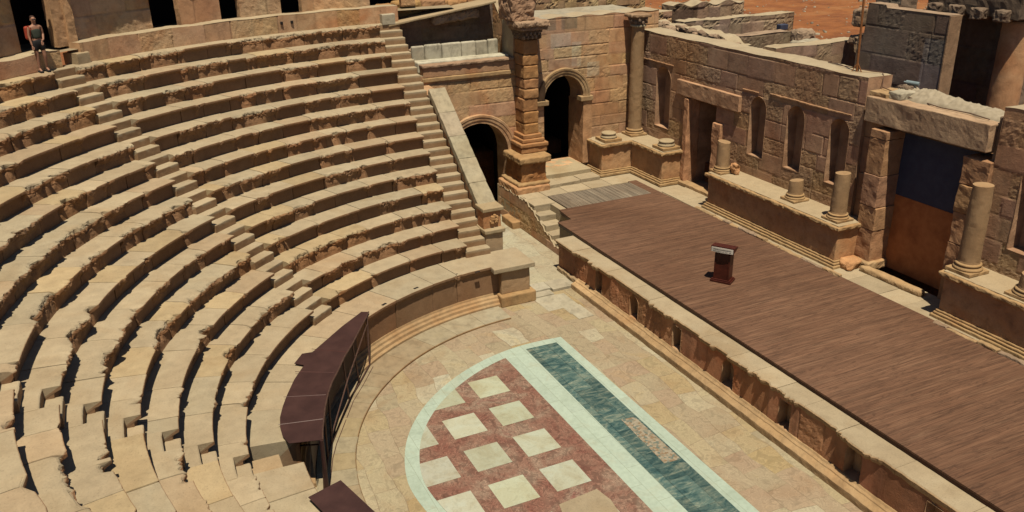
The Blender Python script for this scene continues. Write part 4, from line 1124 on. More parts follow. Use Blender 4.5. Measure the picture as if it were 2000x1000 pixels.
# ------------------------------------------------------------------ column pedestals
def ped(name, label, boxes, grp='long pedestals under the stage columns', open_ends=True):
    """boxes: list of footprint rectangles (x0,x1,y0,y1)"""
    t = empty(name, ((boxes[0][0] + boxes[0][1]) / 2, (boxes[0][2] + boxes[0][3]) / 2, SZ), label, 'pedestal', grp)
    def seg(e, z0, z1, mat, nm, tint, r=.03, amp=.012, sd=0, fr=5):
        mb = MB()
        for i, (x0, x1, y0, y1) in enumerate(boxes):
            V, Fc = rbox((x0 - e, y0 - e, z0 + i * .003), (x1 + e, min(y1 + e, YB + .02), z1 + i * .003), .06, r, amp, sd + i, fr); mb.add(V, Fc, tint)
        mb.build(nm, mat, t)
    seg(.15, SZ, SZ + .12, M_gold, 'base', (1, .98, .9), sd=1)
    seg(.10, SZ + .12, SZ + .20, M_gold, 'base_moulding', (1, .95, .85), sd=2)
    seg(.05, SZ + .20, SZ + .27, M_gold, 'base_moulding', (1, .95, .85), sd=3)
    seg(0, SZ + .26, PT - .20, M_wall, 'die', (1, .92, .82), amp=.008, sd=4)
    seg(.05, PT - .21, PT - .15, M_wall, 'neck_moulding', (1, .9, .8), sd=5)
    seg(.13, PT - .15, PT - .02, M_gold, 'cornice', (1.02, .98, .9), .04, .028, 6, 6)
    seg(.03, PT - .03, PT, M_seat, 'top_slab', (1.05, 1.02, .98), .01, .006, 7)
    return t
ped('column_pedestal', 'angled corner pedestal between the side wall arch and the stage wall', [(XF, -15.2, 7.95, YB), (XF, -12.88, 9.45, YB)])
ped('column_pedestal', 'long shaded pedestal behind the lectern carrying three broken columns', [(-9.72, -3.08, 9.40, YB)])
ped('column_pedestal', 'pedestal at the right edge carrying the tallest column stump', [(.90, 8.5, 9.40, YB)])

def colbase(par, x, y, z, r, mat, seed, h=.22):
    V, Fc = rbox((x - r * 1.38, y - r * 1.38, z), (x + r * 1.38, y + r * 1.38, z + h * .35), .06, .02, .012, seed, 6)
    mb = MB(); mb.add(V, Fc, (1, .97, .9)); mb.build('plinth', mat, par)
    V, Fc = lathe([(r * 1.30, h * .35), (r * 1.36, h * .45), (r * 1.32, h * .58), (r * 1.14, h * .66), (r * 1.12, h * .74), (r * 1.22, h * .82), (r * 1.2, h * .93), (r * 1.04, h)], x, y, z, 36, .008, seed)
    mb = MB(); mb.add(V, Fc, (1, .97, .9)); mb.build('base_ring', mat, par, smooth=True)
def column(x, y, z, r, H_, label, seed, tilt=0.0, base_h=.24, top=None):
    t = empty('column', (x, y, z), label, 'column', 'columns standing on the stage pedestals')
    colbase(t, x, y, z, r, M_gold, seed, base_h)
    V, Fc = lathe([(r * 1.03, base_h), (r, base_h + .05), (r * .96, H_ * .6 + base_h * .4), (r * .90, H_)], x, y, z, 40, .014, seed + 5, tilt, 5)
    mb = MB(); hh = (V[:, 2] - z); cc = (1 + .1 * fbm(V * np.array([[1, 1, .3]]), 2.5, seed, 3))[:, None] * np.ones((1, 3))
    cc[hh > H_ - .03] *= 1.1
    mb.add(V, Fc, cc * np.array([[.84, .67, .54]])); mb.build('shaft', M_seat, t)
    return t
column(-9.53, 9.86, PT, .255, 1.18, 'short broken column stump at the left end of the long pedestal', 140, -.15)
column(-5.72, 9.98, PT, .25, .70, 'shortest column stump, in the middle of the long pedestal', 141, .12)
column(-3.58, 9.82, PT, .26, 1.55, 'medium column stump at the right end of the long pedestal', 142, .05)
column(1.20, 9.86, PT, .285, 2.50, 'tall pale column stump right of the boarded doorway', 143, .02, .30)
column(3.05, 9.86, PT, .30, .62, 'column base half outside the picture at the right edge', 144, .0)
# far engaged column with capital
fc = column(-15.92, 10.02, PT, .30, 4.68, 'full height column with dark carved capital in the far corner', 145, 0, .30)
mb = MB()
V, Fc = lathe([(.28, 4.66), (.34, 4.69), (.34, 4.74), (.29, 4.77)], -15.92, 10.02, PT, 30, .005, 3); mb.add(V, Fc, (1.1, 1.1, 1.0)); mb.build('neck_ring', M_pale, fc)
mb = MB(); V, Fc = lathe([(.28, 4.76), (.33, 4.85), (.32, 4.95), (.38, 5.08)], -15.92, 10.02, PT, 30, .045, 4, fr=9); mb.add(V, Fc, 1.0)
for i in range(14):
    a_ = i / 14 * 2 * math.pi; rr = .34 + .04 * (i % 2); xx, yy = -15.92 + rr * math.cos(a_), 10.02 + rr * math.sin(a_)
    V, Fc = rbox((xx - .05, yy - .05, PT + 4.80 + .11 * (i % 2)), (xx + .05, yy + .05, PT + 4.93 + .12 * (i % 2)), .03, .03, .02, i, 9); mb.add(V, Fc, 1.2)
mb.build('capital', M_dark, fc)
V, Fc = rbox((-16.35, 9.6, PT + 5.06), (-15.5, 10.44, PT + 5.2), .06, .05, .03, 6, 7); mb = MB(); mb.add(V, Fc, (1.15, 1.1, 1.0)); mb.build('abacus', M_rub, fc)
for (x, y, lb) in ((-15.62, 8.52, 'low round column base on a square slab left of the far column'), (-13.32, 9.92, 'low round column base on a square slab right of the far column')):
    t = empty('low_column_stub', (x, y, PT), lb, 'column base', 'bare column bases on the corner pedestal')
    V, Fc = rbox((x - .42, y - .42, PT), (x + .42, y + .42, PT + .13), .06, .02, .012, 9); mb = MB(); mb.add(V, Fc, (1, .95, .85)); mb.build('plinth', M_gold, t)
    V, Fc = lathe([(.33, .13), (.36, .16), (.34, .21), (.30, .24), (.31, .29), (.33, .33), (.30, .36)], x, y, PT, 30, .01, 9); mb = MB(); mb.add(V, Fc, (1.05, 1.02, .95)); mb.build('base_ring', M_seat, t, smooth=True)
V, Fc = rbox((-9.18, 9.95, PT), (-8.9, 10.2, PT + .42), .05, .1, .07, 150, 6); mb = MB(); mb.add(V, Fc, (1, .85, .72))
mb.build('stone_fragment', M_wall, label='small upright rock fragment beside the leftmost column stump', cat='stone')

# ------------------------------------------------------------------ lectern
lc = empty('lectern', (-3.84, 5.58, SZ + .055), 'dark red wooden lectern with white name plate on the brown stage', 'lectern', rz=math.atan2(5.618 - 5.264, -3.553 + 4.088))
def lbox(lo, hi, r=.01): return rbox(lo, hi, .2, r, 0, 0)
def ladd(nm, parts, mat, par=lc, **k):
    mb = MB()
    for V, Fc in parts: mb.add(V, Fc)
    V = np.concatenate(mb.V); o = mk(nm, V, mb.F, mat, par, np.ones((len(V), 3)), **k); return o
# local x along the front (to the right), local y to the back
def taper(x0, x1, y0, y1, z0, z1, k, sh=0):
    V = [(x0, y0, z0), (x1, y0, z0), (x1, y1, z0), (x0, y1, z0), (x0 * k, y0 * k + sh, z1), (x1 * k, y0 * k + sh, z1), (x1 * k, y1 * k + sh, z1), (x0 * k, y1 * k + sh, z1)]
    return V, [(3, 2, 1, 0), (4, 5, 6, 7), (0, 1, 5, 4), (1, 2, 6, 5), (2, 3, 7, 6), (3, 0, 4, 7)]
ladd('base', [lbox((-.33, -.24, 0), (.33, .24, .07)), lbox((-.29, -.21, .07), (.29, .21, .11))], M_pod)
ladd('body', [taper(-.24, .24, -.17, .17, .11, .95, 1.0), lbox((-.245, -.185, .11), (-.19, .185, .95)), lbox((.19, -.185, .11), (.245, .185, .95))], M_pod)
ladd('neck', [taper(-.22, .22, -.17, .17, .95, 1.06, 1.25)], M_pod)
V = [(-.36, -.24, 1.04), (.36, -.24, 1.04), (.34, .14, 1.06), (-.34, .14, 1.06), (-.36, -.24, 1.21), (.36, -.24, 1.21), (.37, .15, 1.16), (-.37, .15, 1.16)]
ladd('desk_top', [(V, [(3, 2, 1, 0), (4, 5, 6, 7), (0, 1, 5, 4), (1, 2, 6, 5), (2, 3, 7, 6), (3, 0, 4, 7)])], plain('lectern_top_red', (.060, .014, .011), (.085, .022, .016), .45, 5))
n_ = 14; ang = np.linspace(-1, 1, n_); Vp = []
for t in ang:
    bow = .035 * (1 - t * t); Vp += [(t * .34, -.262 - bow, 1.03), (t * .34, -.262 - bow, 1.17 + .02 * (1 - t * t)), (t * .34, -.248 - bow, 1.17 + .02 * (1 - t * t)), (t * .34, -.248 - bow, 1.03)]
Fp = [tuple(q) for q in gridfaces(n_, 4).tolist()] + [(i * 4 + 3, i * 4, i * 4 + 4, i * 4 + 7) for i in range(n_ - 1)] + [(0, 1, 2, 3), ((n_ - 1) * 4 + 3, (n_ - 1) * 4 + 2, (n_ - 1) * 4 + 1, (n_ - 1) * 4)]
sg = ladd('name_plate', [(Vp, Fp)], M_whitel)
rgl = random.Random(2); M_let = plain('grey_lettering', (.10, .10, .10), (.14, .14, .14), .8)
for row_, (zz, hh_) in enumerate(((1.115, .034), (1.060, .022))):
    Vl = []; x = -.27; k_ = 0
    while x < .27:      # one embossed strip per text line: letters joined by a hairline
        wd = rgl.uniform(.012, .022) if k_ % 2 == 0 else .008
        hl = hh_ * rgl.uniform(.75, 1) if (k_ % 2 == 0 and rgl.random() > .12) else .0015
        for xx in (x, x + wd * .98):
            t = xx / .34; yy = -.2665 - .035 * (1 - t * t); Vl += [(xx, yy, zz), (xx, yy, zz + hl)]
        x += wd; k_ += 1
    ladd('text_line', [(Vl, [tuple(q) for q in gridfaces(len(Vl) // 2, 2).tolist()])], M_let, sg)

# ------------------------------------------------------------------ balustrade beside the stair
bl = empty('balustrade', (-10, .42, F), 'pale sloping stone balustrade ending in a carved post', 'balustrade')
xa, za, xb, zb_ = -14.75, 6.30, -10.25, 3.06
def slope_box(x0, z0, x1, z1, y0, y1, thick, nm, mat, seed, tint=1.0, r=.05, amp=.012):
    L = math.hypot(x1 - x0, z1 - z0); V, Fc = rbox((0, y0, -thick), (L, y1, 0), .09, r, amp, seed, 4)
    ux, uz = (x1 - x0) / L, (z1 - z0) / L
    V = np.array(V); W = V.copy(); W[:, 0] = x0 + V[:, 0] * ux - V[:, 2] * uz; W[:, 2] = z0 + V[:, 0] * uz + V[:, 2] * ux
    mb = MB(); mb.add(W, Fc, tint); return mb.build(nm, mat, bl)
rgq = random.Random(6); t0 = 0
for t1 in (.22, .43, .62, .82, 1.0):
    slope_box(xa + (xb - xa) * t0, za + (zb_ - za) * t0, xa + (xb - xa) * t1 - .004, za + (zb_ - za) * t1, .10, .76, .24, 'coping_block', M_pale, int(t1 * 50), (rgq.uniform(.94, 1.02), rgq.uniform(.90, .97), .88), r=.025)
    t0 = t1
slope_box(xa + .1, za - .2, xb, zb_ - .2, .16, .70, .30, 'rail_body', M_pale, 5, (.95, .85, .72), .02)
mb = MB()
V = [(xa - 2.0, .15, F), (xb + .3, .15, F), (xb + .3, .15, zb_ - .35), (xa, .15, za - .3), (xa - 2.0, .15, za - .2)]
V += [(x, .71, z) for x, y, z in V]
mb.add(V, [(0, 1, 2, 3, 4), (9, 8, 7, 6, 5), (0, 5, 6, 1), (1, 6, 7, 2), (2, 7, 8, 3), (3, 8, 9, 4), (4, 9, 5, 0)]); mb.build('supporting_wall', M_wall, bl)
V, Fc = rbox((-10.30, .06, 2.35), (-9.78, .72, 2.98), .06, .02, .01, 6); mb = MB(); mb.add(V, Fc, (1, .85, .72)); mb.build('end_post', M_wall, bl)
V, Fc = rbox((-10.42, .02, 2.96), (-9.70, .80, 3.10), .06, .03, .012, 7); mb = MB(); mb.add(V, Fc, (1, .97, .9)); mb.build('post_cap', M_seat, bl)
mb = MB()
for i, (y, z, r) in enumerate(((.40, 2.72, .09), (.52, 2.62, .08), (.36, 2.58, .07), (.46, 2.80, .06), (.56, 2.74, .05))):
    V, Fc = rbox((-9.80, y - r, z - r), (-9.70, y + r, z + r), .03, .04, .02, i, 9); mb.add(V, Fc, (1.1, .95, .8))
mb.build('carved_boss', M_gold, bl)
V, Fc = rbox((-10.4, .02, 2.20), (-9.58, .80, 2.36), .06, .04, .015, 8); mb = MB(); mb.add(V, Fc, (1, .97, .9)); mb.build('lower_cornice', M_seat, bl)
V, Fc = rbox((-10.35, .08, F), (-9.66, .72, 2.21), .08, .02, .012, 9); mb = MB(); mb.add(V, Fc, (1.0, .88, .80)); mb.build('pier', M_seat, bl)

# ------------------------------------------------------------------ steel footbridge over the podium passage
fb = empty('steel_footbridge', (-3.5, -7.5, F), 'curved brown steel footbridge with a lattice rail over the podium', 'footbridge')
dk = [(-6.77, -4.95), (-6.87, -5.14), (-6.2, -5.9), (-5.08, -7.0), (-5.12, -7.27), (-4.68, -7.57), (-4.48, -7.36), (-3.85, -7.75), (-3.18, -8.07), (-2.7, -8.27), (-2.26, -8.42), (-1.85, -8.50), (-1.45, -8.52), (-1.11, -8.45),
      (-.91, -7.74), (-1.25, -7.66), (-1.61, -7.55), (-2.2, -7.37), (-2.82, -7.14), (-3.3, -6.92), (-3.79, -6.64), (-4.4, -6.32), (-5.04, -5.92), (-5.75, -5.52), (-6.39, -5.15)]
V, Fc = prism(dk[::-1], 1.652, 1.664); mb = MB(); mb.add(V, Fc); mb.build('deck_plate', M_iron, fb)
inner = dk[14:]
mb = MB()
for a_ in (-103, -111, -119, -127):
    ca, sa = math.cos(rad(a_)), math.sin(rad(a_)); V, Fc = tube([(7.72 * ca, 7.72 * sa, 1.664), (8.74 * ca, 8.74 * sa, 1.664)], .008, 4); mb.add(V, Fc)
mb.build('weld_seam', M_pod, fb)
mb = MB()
V, Fc = tube([(x, y, 1.66) for x, y in inner] + [(-6.77, -4.95, 1.66)], .022, 6); mb.add(V, Fc); mb.build('edge_tube', M_rail, fb)
feet = [(-1.0, -7.82), (-2.12, -7.46), (-2.71, -7.21), (-4.51, -6.27), (-5.23, -5.78), (-6.11, -5.23)]
tops = [(-.93, -7.74), (-1.95, -7.45), (-2.82, -7.14), (-4.3, -6.38), (-5.04, -5.92), (-6.5, -5.08)]
zf = F + .08
for (fx, fy), (tx, ty) in zip(feet, tops):
    V, Fc = tube([(fx, fy, zf), (tx, ty, 1.65)], .026, 6); mb = MB(); mb.add(V, Fc); mb.build('post', M_rail, fb)
mb = MB(); V, Fc = tube([(x, y, zf + .02) for x, y in feet], .024, 6); mb.add(V, Fc)
V, Fc = tube([(x * .985, y * .985, zf - .03) for x, y in feet], .02, 6); mb.add(V, Fc); mb.build('bottom_rail', M_rail, fb)
mb = MB(); V, Fc = tube([(feet[2][0], feet[2][1], zf + .2), (tops[3][0] * .99, tops[3][1] * .99, 1.05), (tops[5][0], tops[5][1], 1.45)], .02, 6); mb.add(V, Fc)
V, Fc = tube([(-1.0, -7.8, 1.5), (-1.5, -8.3, 1.3), (-1.4, -8.45, 1.62)], .02, 6); mb.add(V, Fc); mb.build('brace', M_rail, fb)
V, Fc = tube([(-.98, -7.76, F), (-.93, -7.76, 1.65)], .05, 6); mb = MB(); mb.add(V, Fc); mb.build('post', M_iron, fb)
# dark sheet behind the lattice paints in the shadow under the deck
cl = [(x * 1.035, y * 1.035) for x, y in inner]
mb = MB(); nn_ = len(cl); mb.add([(x, y, 1.65) for x, y in cl] + [(x * 1.0, y * 1.0, F + .45) for x, y in cl], [(i, i + 1, nn_ + i + 1, nn_ + i) for i in range(nn_ - 1)]); mb.build('under_deck_shade', M_iron, fb)
V, Fc = prism([(1.03, -8.50), (.78, -7.77), (2.1, -7.42), (2.35, -8.15)], 1.70, 1.715)
sp_ = empty('steel_plate', (1.6, -8.0, 1.6), 'flat brown steel plate at the bottom edge of the picture', 'steel plate')
mb = MB(); mb.add(V, Fc); mb.build('plate', M_iron, sp_)
mb = MB()
for x, y in ((1.03, -8.42), (.84, -7.79), (2.05, -7.47)):
    V, Fc = tube([(x, y, F), (x, y, 1.70)], .03, 6); mb.add(V, Fc)
mb.build('support', M_rail, sp_)

# ------------------------------------------------------------------ upper parapet, niche wall and doorway
ZT = ZN + 13 * DZ
RP = RN + 14 * DR - .06
aa, ab = rad(179.5), rad(218.6)
pp_ = empty('upper_parapet', (RP * math.cos(rad(200)), RP * math.sin(rad(200)), ZT), 'curved block parapet above the topmost seat row', 'parapet')
mbw, jb = masonry(curve_pos(RP, aa), (ab - aa) * RP, ZT - .05, lambda u: ZT + .62 + .012 * math.sin(u * 3), [], seed=81, res=.05, thick=.62, rough=.9, ch=.75, bl=(.7, 1.25))
place(pp_, mbw, jb, M_wall, [])
for a_ in (rad(194.5), rad(193.2)):
    r_ = RP - .012; V, Fc = rbox((r_ * math.cos(a_) - .04, r_ * math.sin(a_) - .05, ZT + .3), (r_ * math.cos(a_) + .05, r_ * math.sin(a_) + .05, ZT + .4), .1, .01, 0); mb = MB(); mb.add(V, Fc); mb.build('socket_hole', M_void, pp_)
V, Fc = sector_block(RP - .12, RP + .5, rad(218.0), rad(219.4), ZT - .02, ZT + .33, 5); mb = MB(); mb.add(V, Fc, (1, .95, .9)); mb.build('step', M_seat, pp_)
V, Fc = sector_block(RP - .3, RP + .2, rad(180.2), rad(181.9), ZT - .02, ZT + .36, 6); mb = MB(); mb.add(V, Fc, (1.1, 1.1, 1.1)); mb.build('step', M_pale, pp_)
pl2 = empty('upper_parapet', (RP * math.cos(rad(226)), RP * math.sin(rad(226)), ZT), 'low rough block behind the woman, left of the diagonal stair', 'parapet')
mbw, jb = masonry(curve_pos(RP, rad(220.9)), rad(60) * RP, ZT - .05, lambda u: ZT + .50 + .03 * math.sin(u * 3), [], seed=82, res=.07, thick=.62, rough=1.2, ch=.75, bl=(1.1, 1.9))
place(pl2, mbw, jb, M_wall, [])

RW = 18.65
ZW = ZT + .5
chunks = [(176.6, 178.4), (182.4, 190.9), (193.45, 198.45), (200.75, 205.5), (208.8, 219.5), (223.35, 262.0)]
lbls = ['narrow lit wall piece at the right end of the upper terrace', 'broad orange sunlit wall block right of the second terrace gap', 'sunlit weathered wall block between two dark terrace gaps',
        'lit wall block, third from the right on the upper terrace', 'shaded wall with a pilaster right of the dark doorway', 'grey ashlar wall left of the dark doorway']
uw = []
for i, (d0, d1) in enumerate(chunks):
    am = rad((d0 + d1) / 2)
    t = empty('terrace_wall', (RW * math.cos(am), RW * math.sin(am), ZW), lbls[i], 'wall', 'walls along the upper terrace')
    Lc = rad(d1 - d0) * RW
    hgt = [2.5, 2.5, 2.6, 2.8, 3.0, 3.0][i]
    mbw, jb = masonry(curve_pos(RW, rad(d0)), Lc, ZW, lambda u: ZW + hgt, [], seed=83 + i, res=.06, thick=.28, rough=1.0, ch=.85, bl=(.8, 1.6))
    place(t, mbw, jb, M_wall, [])
    if i >= 3:     # projecting cornice that shades the wall below
        sec = np.linspace(rad(d0 - (1.2 if i != 4 else .5)), rad(d1 + (0 if i < 5 else 0)), 12)
        V, Fc = sector_block(RW - (.62 if i == 4 else .5), RW + .6, sec[0], sec[-1], ZW + hgt - .05, ZW + hgt + .35, 9 + i, .03, 30); mb = MB(); mb.add(V, Fc); mb.build('cornice', M_wall, t)
    if i == 4:
        for da, wd_, pr_ in ((218.95, .50, .12), (218.1, .28, .20)):
            a_ = rad(da); V, Fc = sector_block(RW - pr_, RW + .1, a_ - wd_ / 2 / RW, a_ + wd_ / 2 / RW, ZW, ZW + hgt, 44, .015, 8); mb = MB(); mb.add(V, Fc, (1, .95, .9)); mb.build('pilaster', M_wall, t)
# near-black painted back and added roof stand in for unlit rooms behind gaps
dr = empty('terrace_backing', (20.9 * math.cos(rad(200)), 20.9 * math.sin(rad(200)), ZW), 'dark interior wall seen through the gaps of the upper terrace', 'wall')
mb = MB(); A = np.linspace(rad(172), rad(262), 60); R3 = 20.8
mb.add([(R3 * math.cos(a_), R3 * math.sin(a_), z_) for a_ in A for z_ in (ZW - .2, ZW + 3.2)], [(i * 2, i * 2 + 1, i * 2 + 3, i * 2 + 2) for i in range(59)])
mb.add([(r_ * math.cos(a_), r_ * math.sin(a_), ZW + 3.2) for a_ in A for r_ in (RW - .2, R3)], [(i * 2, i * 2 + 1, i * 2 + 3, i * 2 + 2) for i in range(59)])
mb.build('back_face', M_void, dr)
mb = MB(); mb.add([(r_ * math.cos(a_), r_ * math.sin(a_), ZT + .42) for a_ in A for r_ in (RP + .1, R3)], [(i * 2, i * 2 + 2, i * 2 + 3, i * 2 + 1) for i in range(59)], .8); mb.build('terrace_floor', M_seat, dr)
# fragment of a pale carved stone inside the doorway
V, Fc = rbox((-15.42, -12.08, 9.55), (-15.2, -11.78, 10.3), .06, .04, .04, 3, 7); mb = MB(); mb.add(V, Fc, (1, .8, .8))
mb.build('carved_fragment', M_rub, label='small sunlit carved stone set high inside the dark doorway', cat='stone')

# blocks to the right of the parapet, above the sloping slab
mb = MB(); rgr = random.Random(31)
rw = empty('block_row', (-18.6, 1.5, 8.6), 'row of rounded orange blocks above the sloping stone slab', 'wall')
y = -.35
while y < 4.0:
    L = rgr.uniform(.7, 1.2); V, Fc = rbox((-19.6, y, 8.35), (-18.95, y + L - .02, 8.98 + rgr.uniform(-.05, .15)), .08, .12, .04, rgr.randrange(99), 4); mb = MB(); mb.add(V, Fc, (1.05, rgr.uniform(.85, 1), rgr.uniform(.7, .95))); mb.build('block', M_gold, rw); y += L

# ------------------------------------------------------------------ ruins behind the stage wall
def ruin(label, pos, L, zb2, top, seed, mat, thick=.7, rough=2.0, ch=.4, bl=(.3, .8), loc=(0, 0, 0), res=.07, name='ruined_wall', tint=None):
    t = empty(name, loc, label, 'wall', 'ruined walls behind the stage')
    mbw, jb = masonry(pos, L, zb2, top, [], seed=seed, res=res, thick=thick, rough=rough, ch=ch, bl=bl, tintfn=tint, joint=.06)
    place(t, mbw, jb, mat, [])
    return t
ruin('pale low block wall crossing behind the stage wall, ending at the dark masonry block', plane_pos((-9.0, 11.45, 0), (0, 1, 0), (1, 0, 0)), 4.9, 2, lambda u: 7.6 + .02 * math.sin(u * 2.3), 201, M_rub, .7, 1.2, .75, (.7, 1.2), (-9, 13.5, 2))
ruin('low wall with dark recessed panels behind the stage wall', plane_pos((-14.5, 12.9, 0), (0, 1, 0), (1, 0, 0)), 4.2, 2, lambda u: 7.15 + .02 * math.sin(u * 2.3), 202, M_dark, .7, 1.5, .6, (.4, .8), (-14.5, 15, 2))  # dark stone paints in the shade of the panel recesses
ruin('rough topped wall with squared end block, against the orange field', plane_pos((-17.0, 13.2, 0), (0, 1, 0), (1, 0, 0)), 6.3, 2, lambda u: 7.55 + .02 * math.sin(u * 2.3), 203, M_rub, .8, 3.0, .5, (.4, .9), (-17, 16, 2))
ruin('rubble wall running along the back of the stage wall', plane_pos((-18.5, 12.2, 0), (1, 0, 0), (0, -1, 0)), 6.3, 2, lambda u: 7.5 + .05 * math.sin(u * 5) - max(0, u - 5) * .25, 204, M_rub, .8, 3.5, .28, (.2, .5), (-15, 12.2, 2))
ruin('dark squared wall with rounded top stones at the top centre', plane_pos((-21.0, 11.8, 0), (0, 1, 0), (1, 0, 0)), 3.5, 2, lambda u: 7.5 + .02 * math.sin(u * 2.3), 205, M_wall, .9, 2.5, .5, (.4, .8), (-21, 13.5, 2))
ruin('rounded grey block wall ending at the orange field, top centre', plane_pos((-21.0, 15.35, 0), (0, 1, 0), (1, 0, 0)), 4.4, 2, lambda u: 7.75 + .10 * math.sin(u * 4.2), 206, M_rub, 1.0, 3.5, .6, (.6, 1.1), (-21, 17.5, 2), tint=lambda u, v, P_: np.where((u < 1.5)[:, None], np.array([[.45, .42, .38]]), np.array([[1., .95, .9]])))
ruin('small orange block wall at the top edge above the tower roof', plane_pos((-24.5, 9.5, 0), (0, 1, 0), (1, 0, 0)), 6.5, 2, lambda u: 8.6 + .3 * math.sin(u * 1.3), 207, M_gold, .9, 3.0, .45, (.35, .8), (-24.5, 12.5, 2))
# loose rubble heap between the walls
rgz = random.Random(44)
for i in range(34):
    t_ = rgz.random(); x = -18.5 + 6.6 * t_ + rgz.uniform(-.2, .2); y = 12.0 + rgz.uniform(-.35, .5); r = rgz.uniform(.10, .22); z = 7.42 - max(0, t_ - .75) * 1.6 + rgz.uniform(-.05, .12)
    V, Fc = rbox((x - r, y - r * .9, z - r * .7), (x + r, y + r * .9, z + r * .7), .08, r * .55, r * .35, i, 5); mb = MB(); mb.add(V, Fc, rgz.uniform(.8, 1.15))
    mb.build('rubble_stone', M_rub, label='small rough stone loose on the rubble wall behind the stage wall', cat='stone', group='loose rubble behind the stage wall')
for (x, y, z, sx, sy, sz, lb, m_) in ((-10.2, 14.0, 7.35, .3, .6, .2, 'pale smooth boulder beside the low pale wall', M_pale), (-8.5, 15.5, 7.7, .3, .9, .14, 'flat grey stone lying on the pale low wall by the rod', M_rub), (-14.3, 17.6, 6.9, .4, .5, .35, 'heap of brown rounded stones at the end of the dark paneled wall', M_rub)):
    V, Fc = rbox((x - sx, y - sy, z - sz), (x + sx, y + sy, z + sz), .08, min(sx, sy, sz) * .7, .07, int(x * -7), 5); mb = MB(); mb.add(V, Fc); mb.build('boulder', m_, label=lb, cat='stone')
V, Fc = rbox((-30, 20.5, 4.3), (-28.3, 24.5, 4.75), .2, .1, .08, 3, 4, yaw=.5); mb = MB(); mb.add(V, Fc, 1.2); mb.build('stone_slab', M_pale, label='pale stone slab lying in the orange field, top centre', cat='stone')
# small floodlight on the wall
fl = empty('floodlight', (-16.2, 18.2, 7.0), 'small dark floodlight fixed to the end of the ruined wall', 'lamp')
V, Fc = rbox((-16.35, 17.9, 6.95), (-16.05, 18.35, 7.2), .1, .03, 0); mb = MB(); mb.add(V, Fc); mb.build('housing', M_navy, fl)
V, Fc = rbox((-16.25, 18.0, 6.8), (-16.15, 18.1, 6.97), .1, .01, 0); mb = MB(); mb.add(V, Fc); mb.build('bracket', M_navy, fl)

# big dark masonry block, column and architrave
bk = empty('masonry_pier', (-6.5, 15, 2), 'large dark block masonry pier with a narrow sunlit end face', 'wall')
mbw, jb = masonry(plane_pos((-8.15, 14.5, 0), (1, 0, 0), (0, -1, 0)), 3.75, 2, lambda u: 9.02 if u > 1.1 else (9.12 if u > .25 else 8.0), [], seed=211, res=.06, thick=.55, rough=.9, ch=.85, bl=(.8, 1.3), tintfn=lambda u, v, P_: np.where(((u > 2.9) & (v < 8.2))[:, None], np.array([[1.1, 1.3, 1.6]]), np.array([[1., 1., 1.]])))
place(bk, mbw, jb, M_dark, [])
V, Fc = rbox((-4.42, 14.47, 2), (-4.36, 15.02, 9.0), .15, .012, .01, 5); mb = MB(); mb.add(V, Fc, (1.0, .92, .82)); mb.build('end_face', M_rub, bk)  # lighter stone paints in the sunlight on this end
V, Fc = rbox((-8.75, 14.6, 8.2), (-8.2, 15.1, 8.85), .08, .14, .05, 6, 5); mb = MB(); mb.add(V, Fc, 1); mb.build('boulder', M_rub, label='rounded pale boulder perched beside the dark masonry pier', cat='stone')
ruin('dark stone shaft at the top edge left of the masonry pier', plane_pos((-8.4, 15.4, 0), (1, 0, 0), (0, -1, 0)), 1.15, 2, lambda u: 10.6, 212, M_dark, .8, 2.5, .6, (.4, .7), (-8, 15.8, 2))
bc = empty('column', (-3.35, 16.4, 2), 'massive pale column under the dark architrave at top right', 'column')
V, Fc = lathe([(.50, 0), (.49, 3), (.46, 6.85)], -3.35, 16.4, 2, 40, .02, 7); mb = MB(); mb.add(V, Fc, (1, .9, .82)); mb.build('shaft', M_wall, bc, smooth=True)
ar = empty('architrave', (-3, 16.4, 8.9), 'dark carved architrave block resting on the massive column', 'architrave')
V, Fc = rbox((-6.2, 15.5, 8.95), (-2.72, 17.4, 9.8), .15, .05, .04, 8, 5); mb = MB(); mb.add(V, Fc, .55); mb.build('beam', M_dark, ar)  # low tint paints the beam's shade into its colour
mb = MB()
for i in range(4):
    x = -6.0 + i * .85; V, Fc = rbox((x, 15.2, 8.88), (x + .45, 15.7, 9.25), .08, .06, .05, i, 7); mb.add(V, Fc, .8)
mb.build('broken_dentils', M_dark, ar)
ruin('tall dark wall in shade between the masonry pier and the massive column', plane_pos((-6.6, 17.2, 0), (1, 0, 0), (0, -1, 0)), 2.9, 2, lambda u: 9.0, 213, M_dark, .8, 1.5, 1.2, (.8, 1.3), (-5, 17.4, 2))
# rocky bank right of the column
gx2 = np.linspace(-3.5, 8, 90); gy2 = np.linspace(17.5, 26, 60); GX2, GY2 = np.meshgrid(gx2, gy2, indexing='ij')
Pq = np.stack([GX2.ravel(), GY2.ravel(), np.zeros(GX2.size)], 1); env = np.clip((Pq[:, 1] - 17.5) / 2, 0, 1) * np.clip((26 - Pq[:, 1]) / 2, 0, 1) * np.clip((Pq[:, 0] + 3.5) / 1, 0, 1)
Pq[:, 2] = 1.8 + env * (3.0 + .9 * np.abs(fbm(Pq, 1.2, 5, 4)) + .5 * fbm(Pq, 3.5, 9, 3))
mk('rocky_bank', Pq, gridfaces(90, 60), M_dark, None, np.ones((len(Pq), 3)) * 1.2, kind='structure')

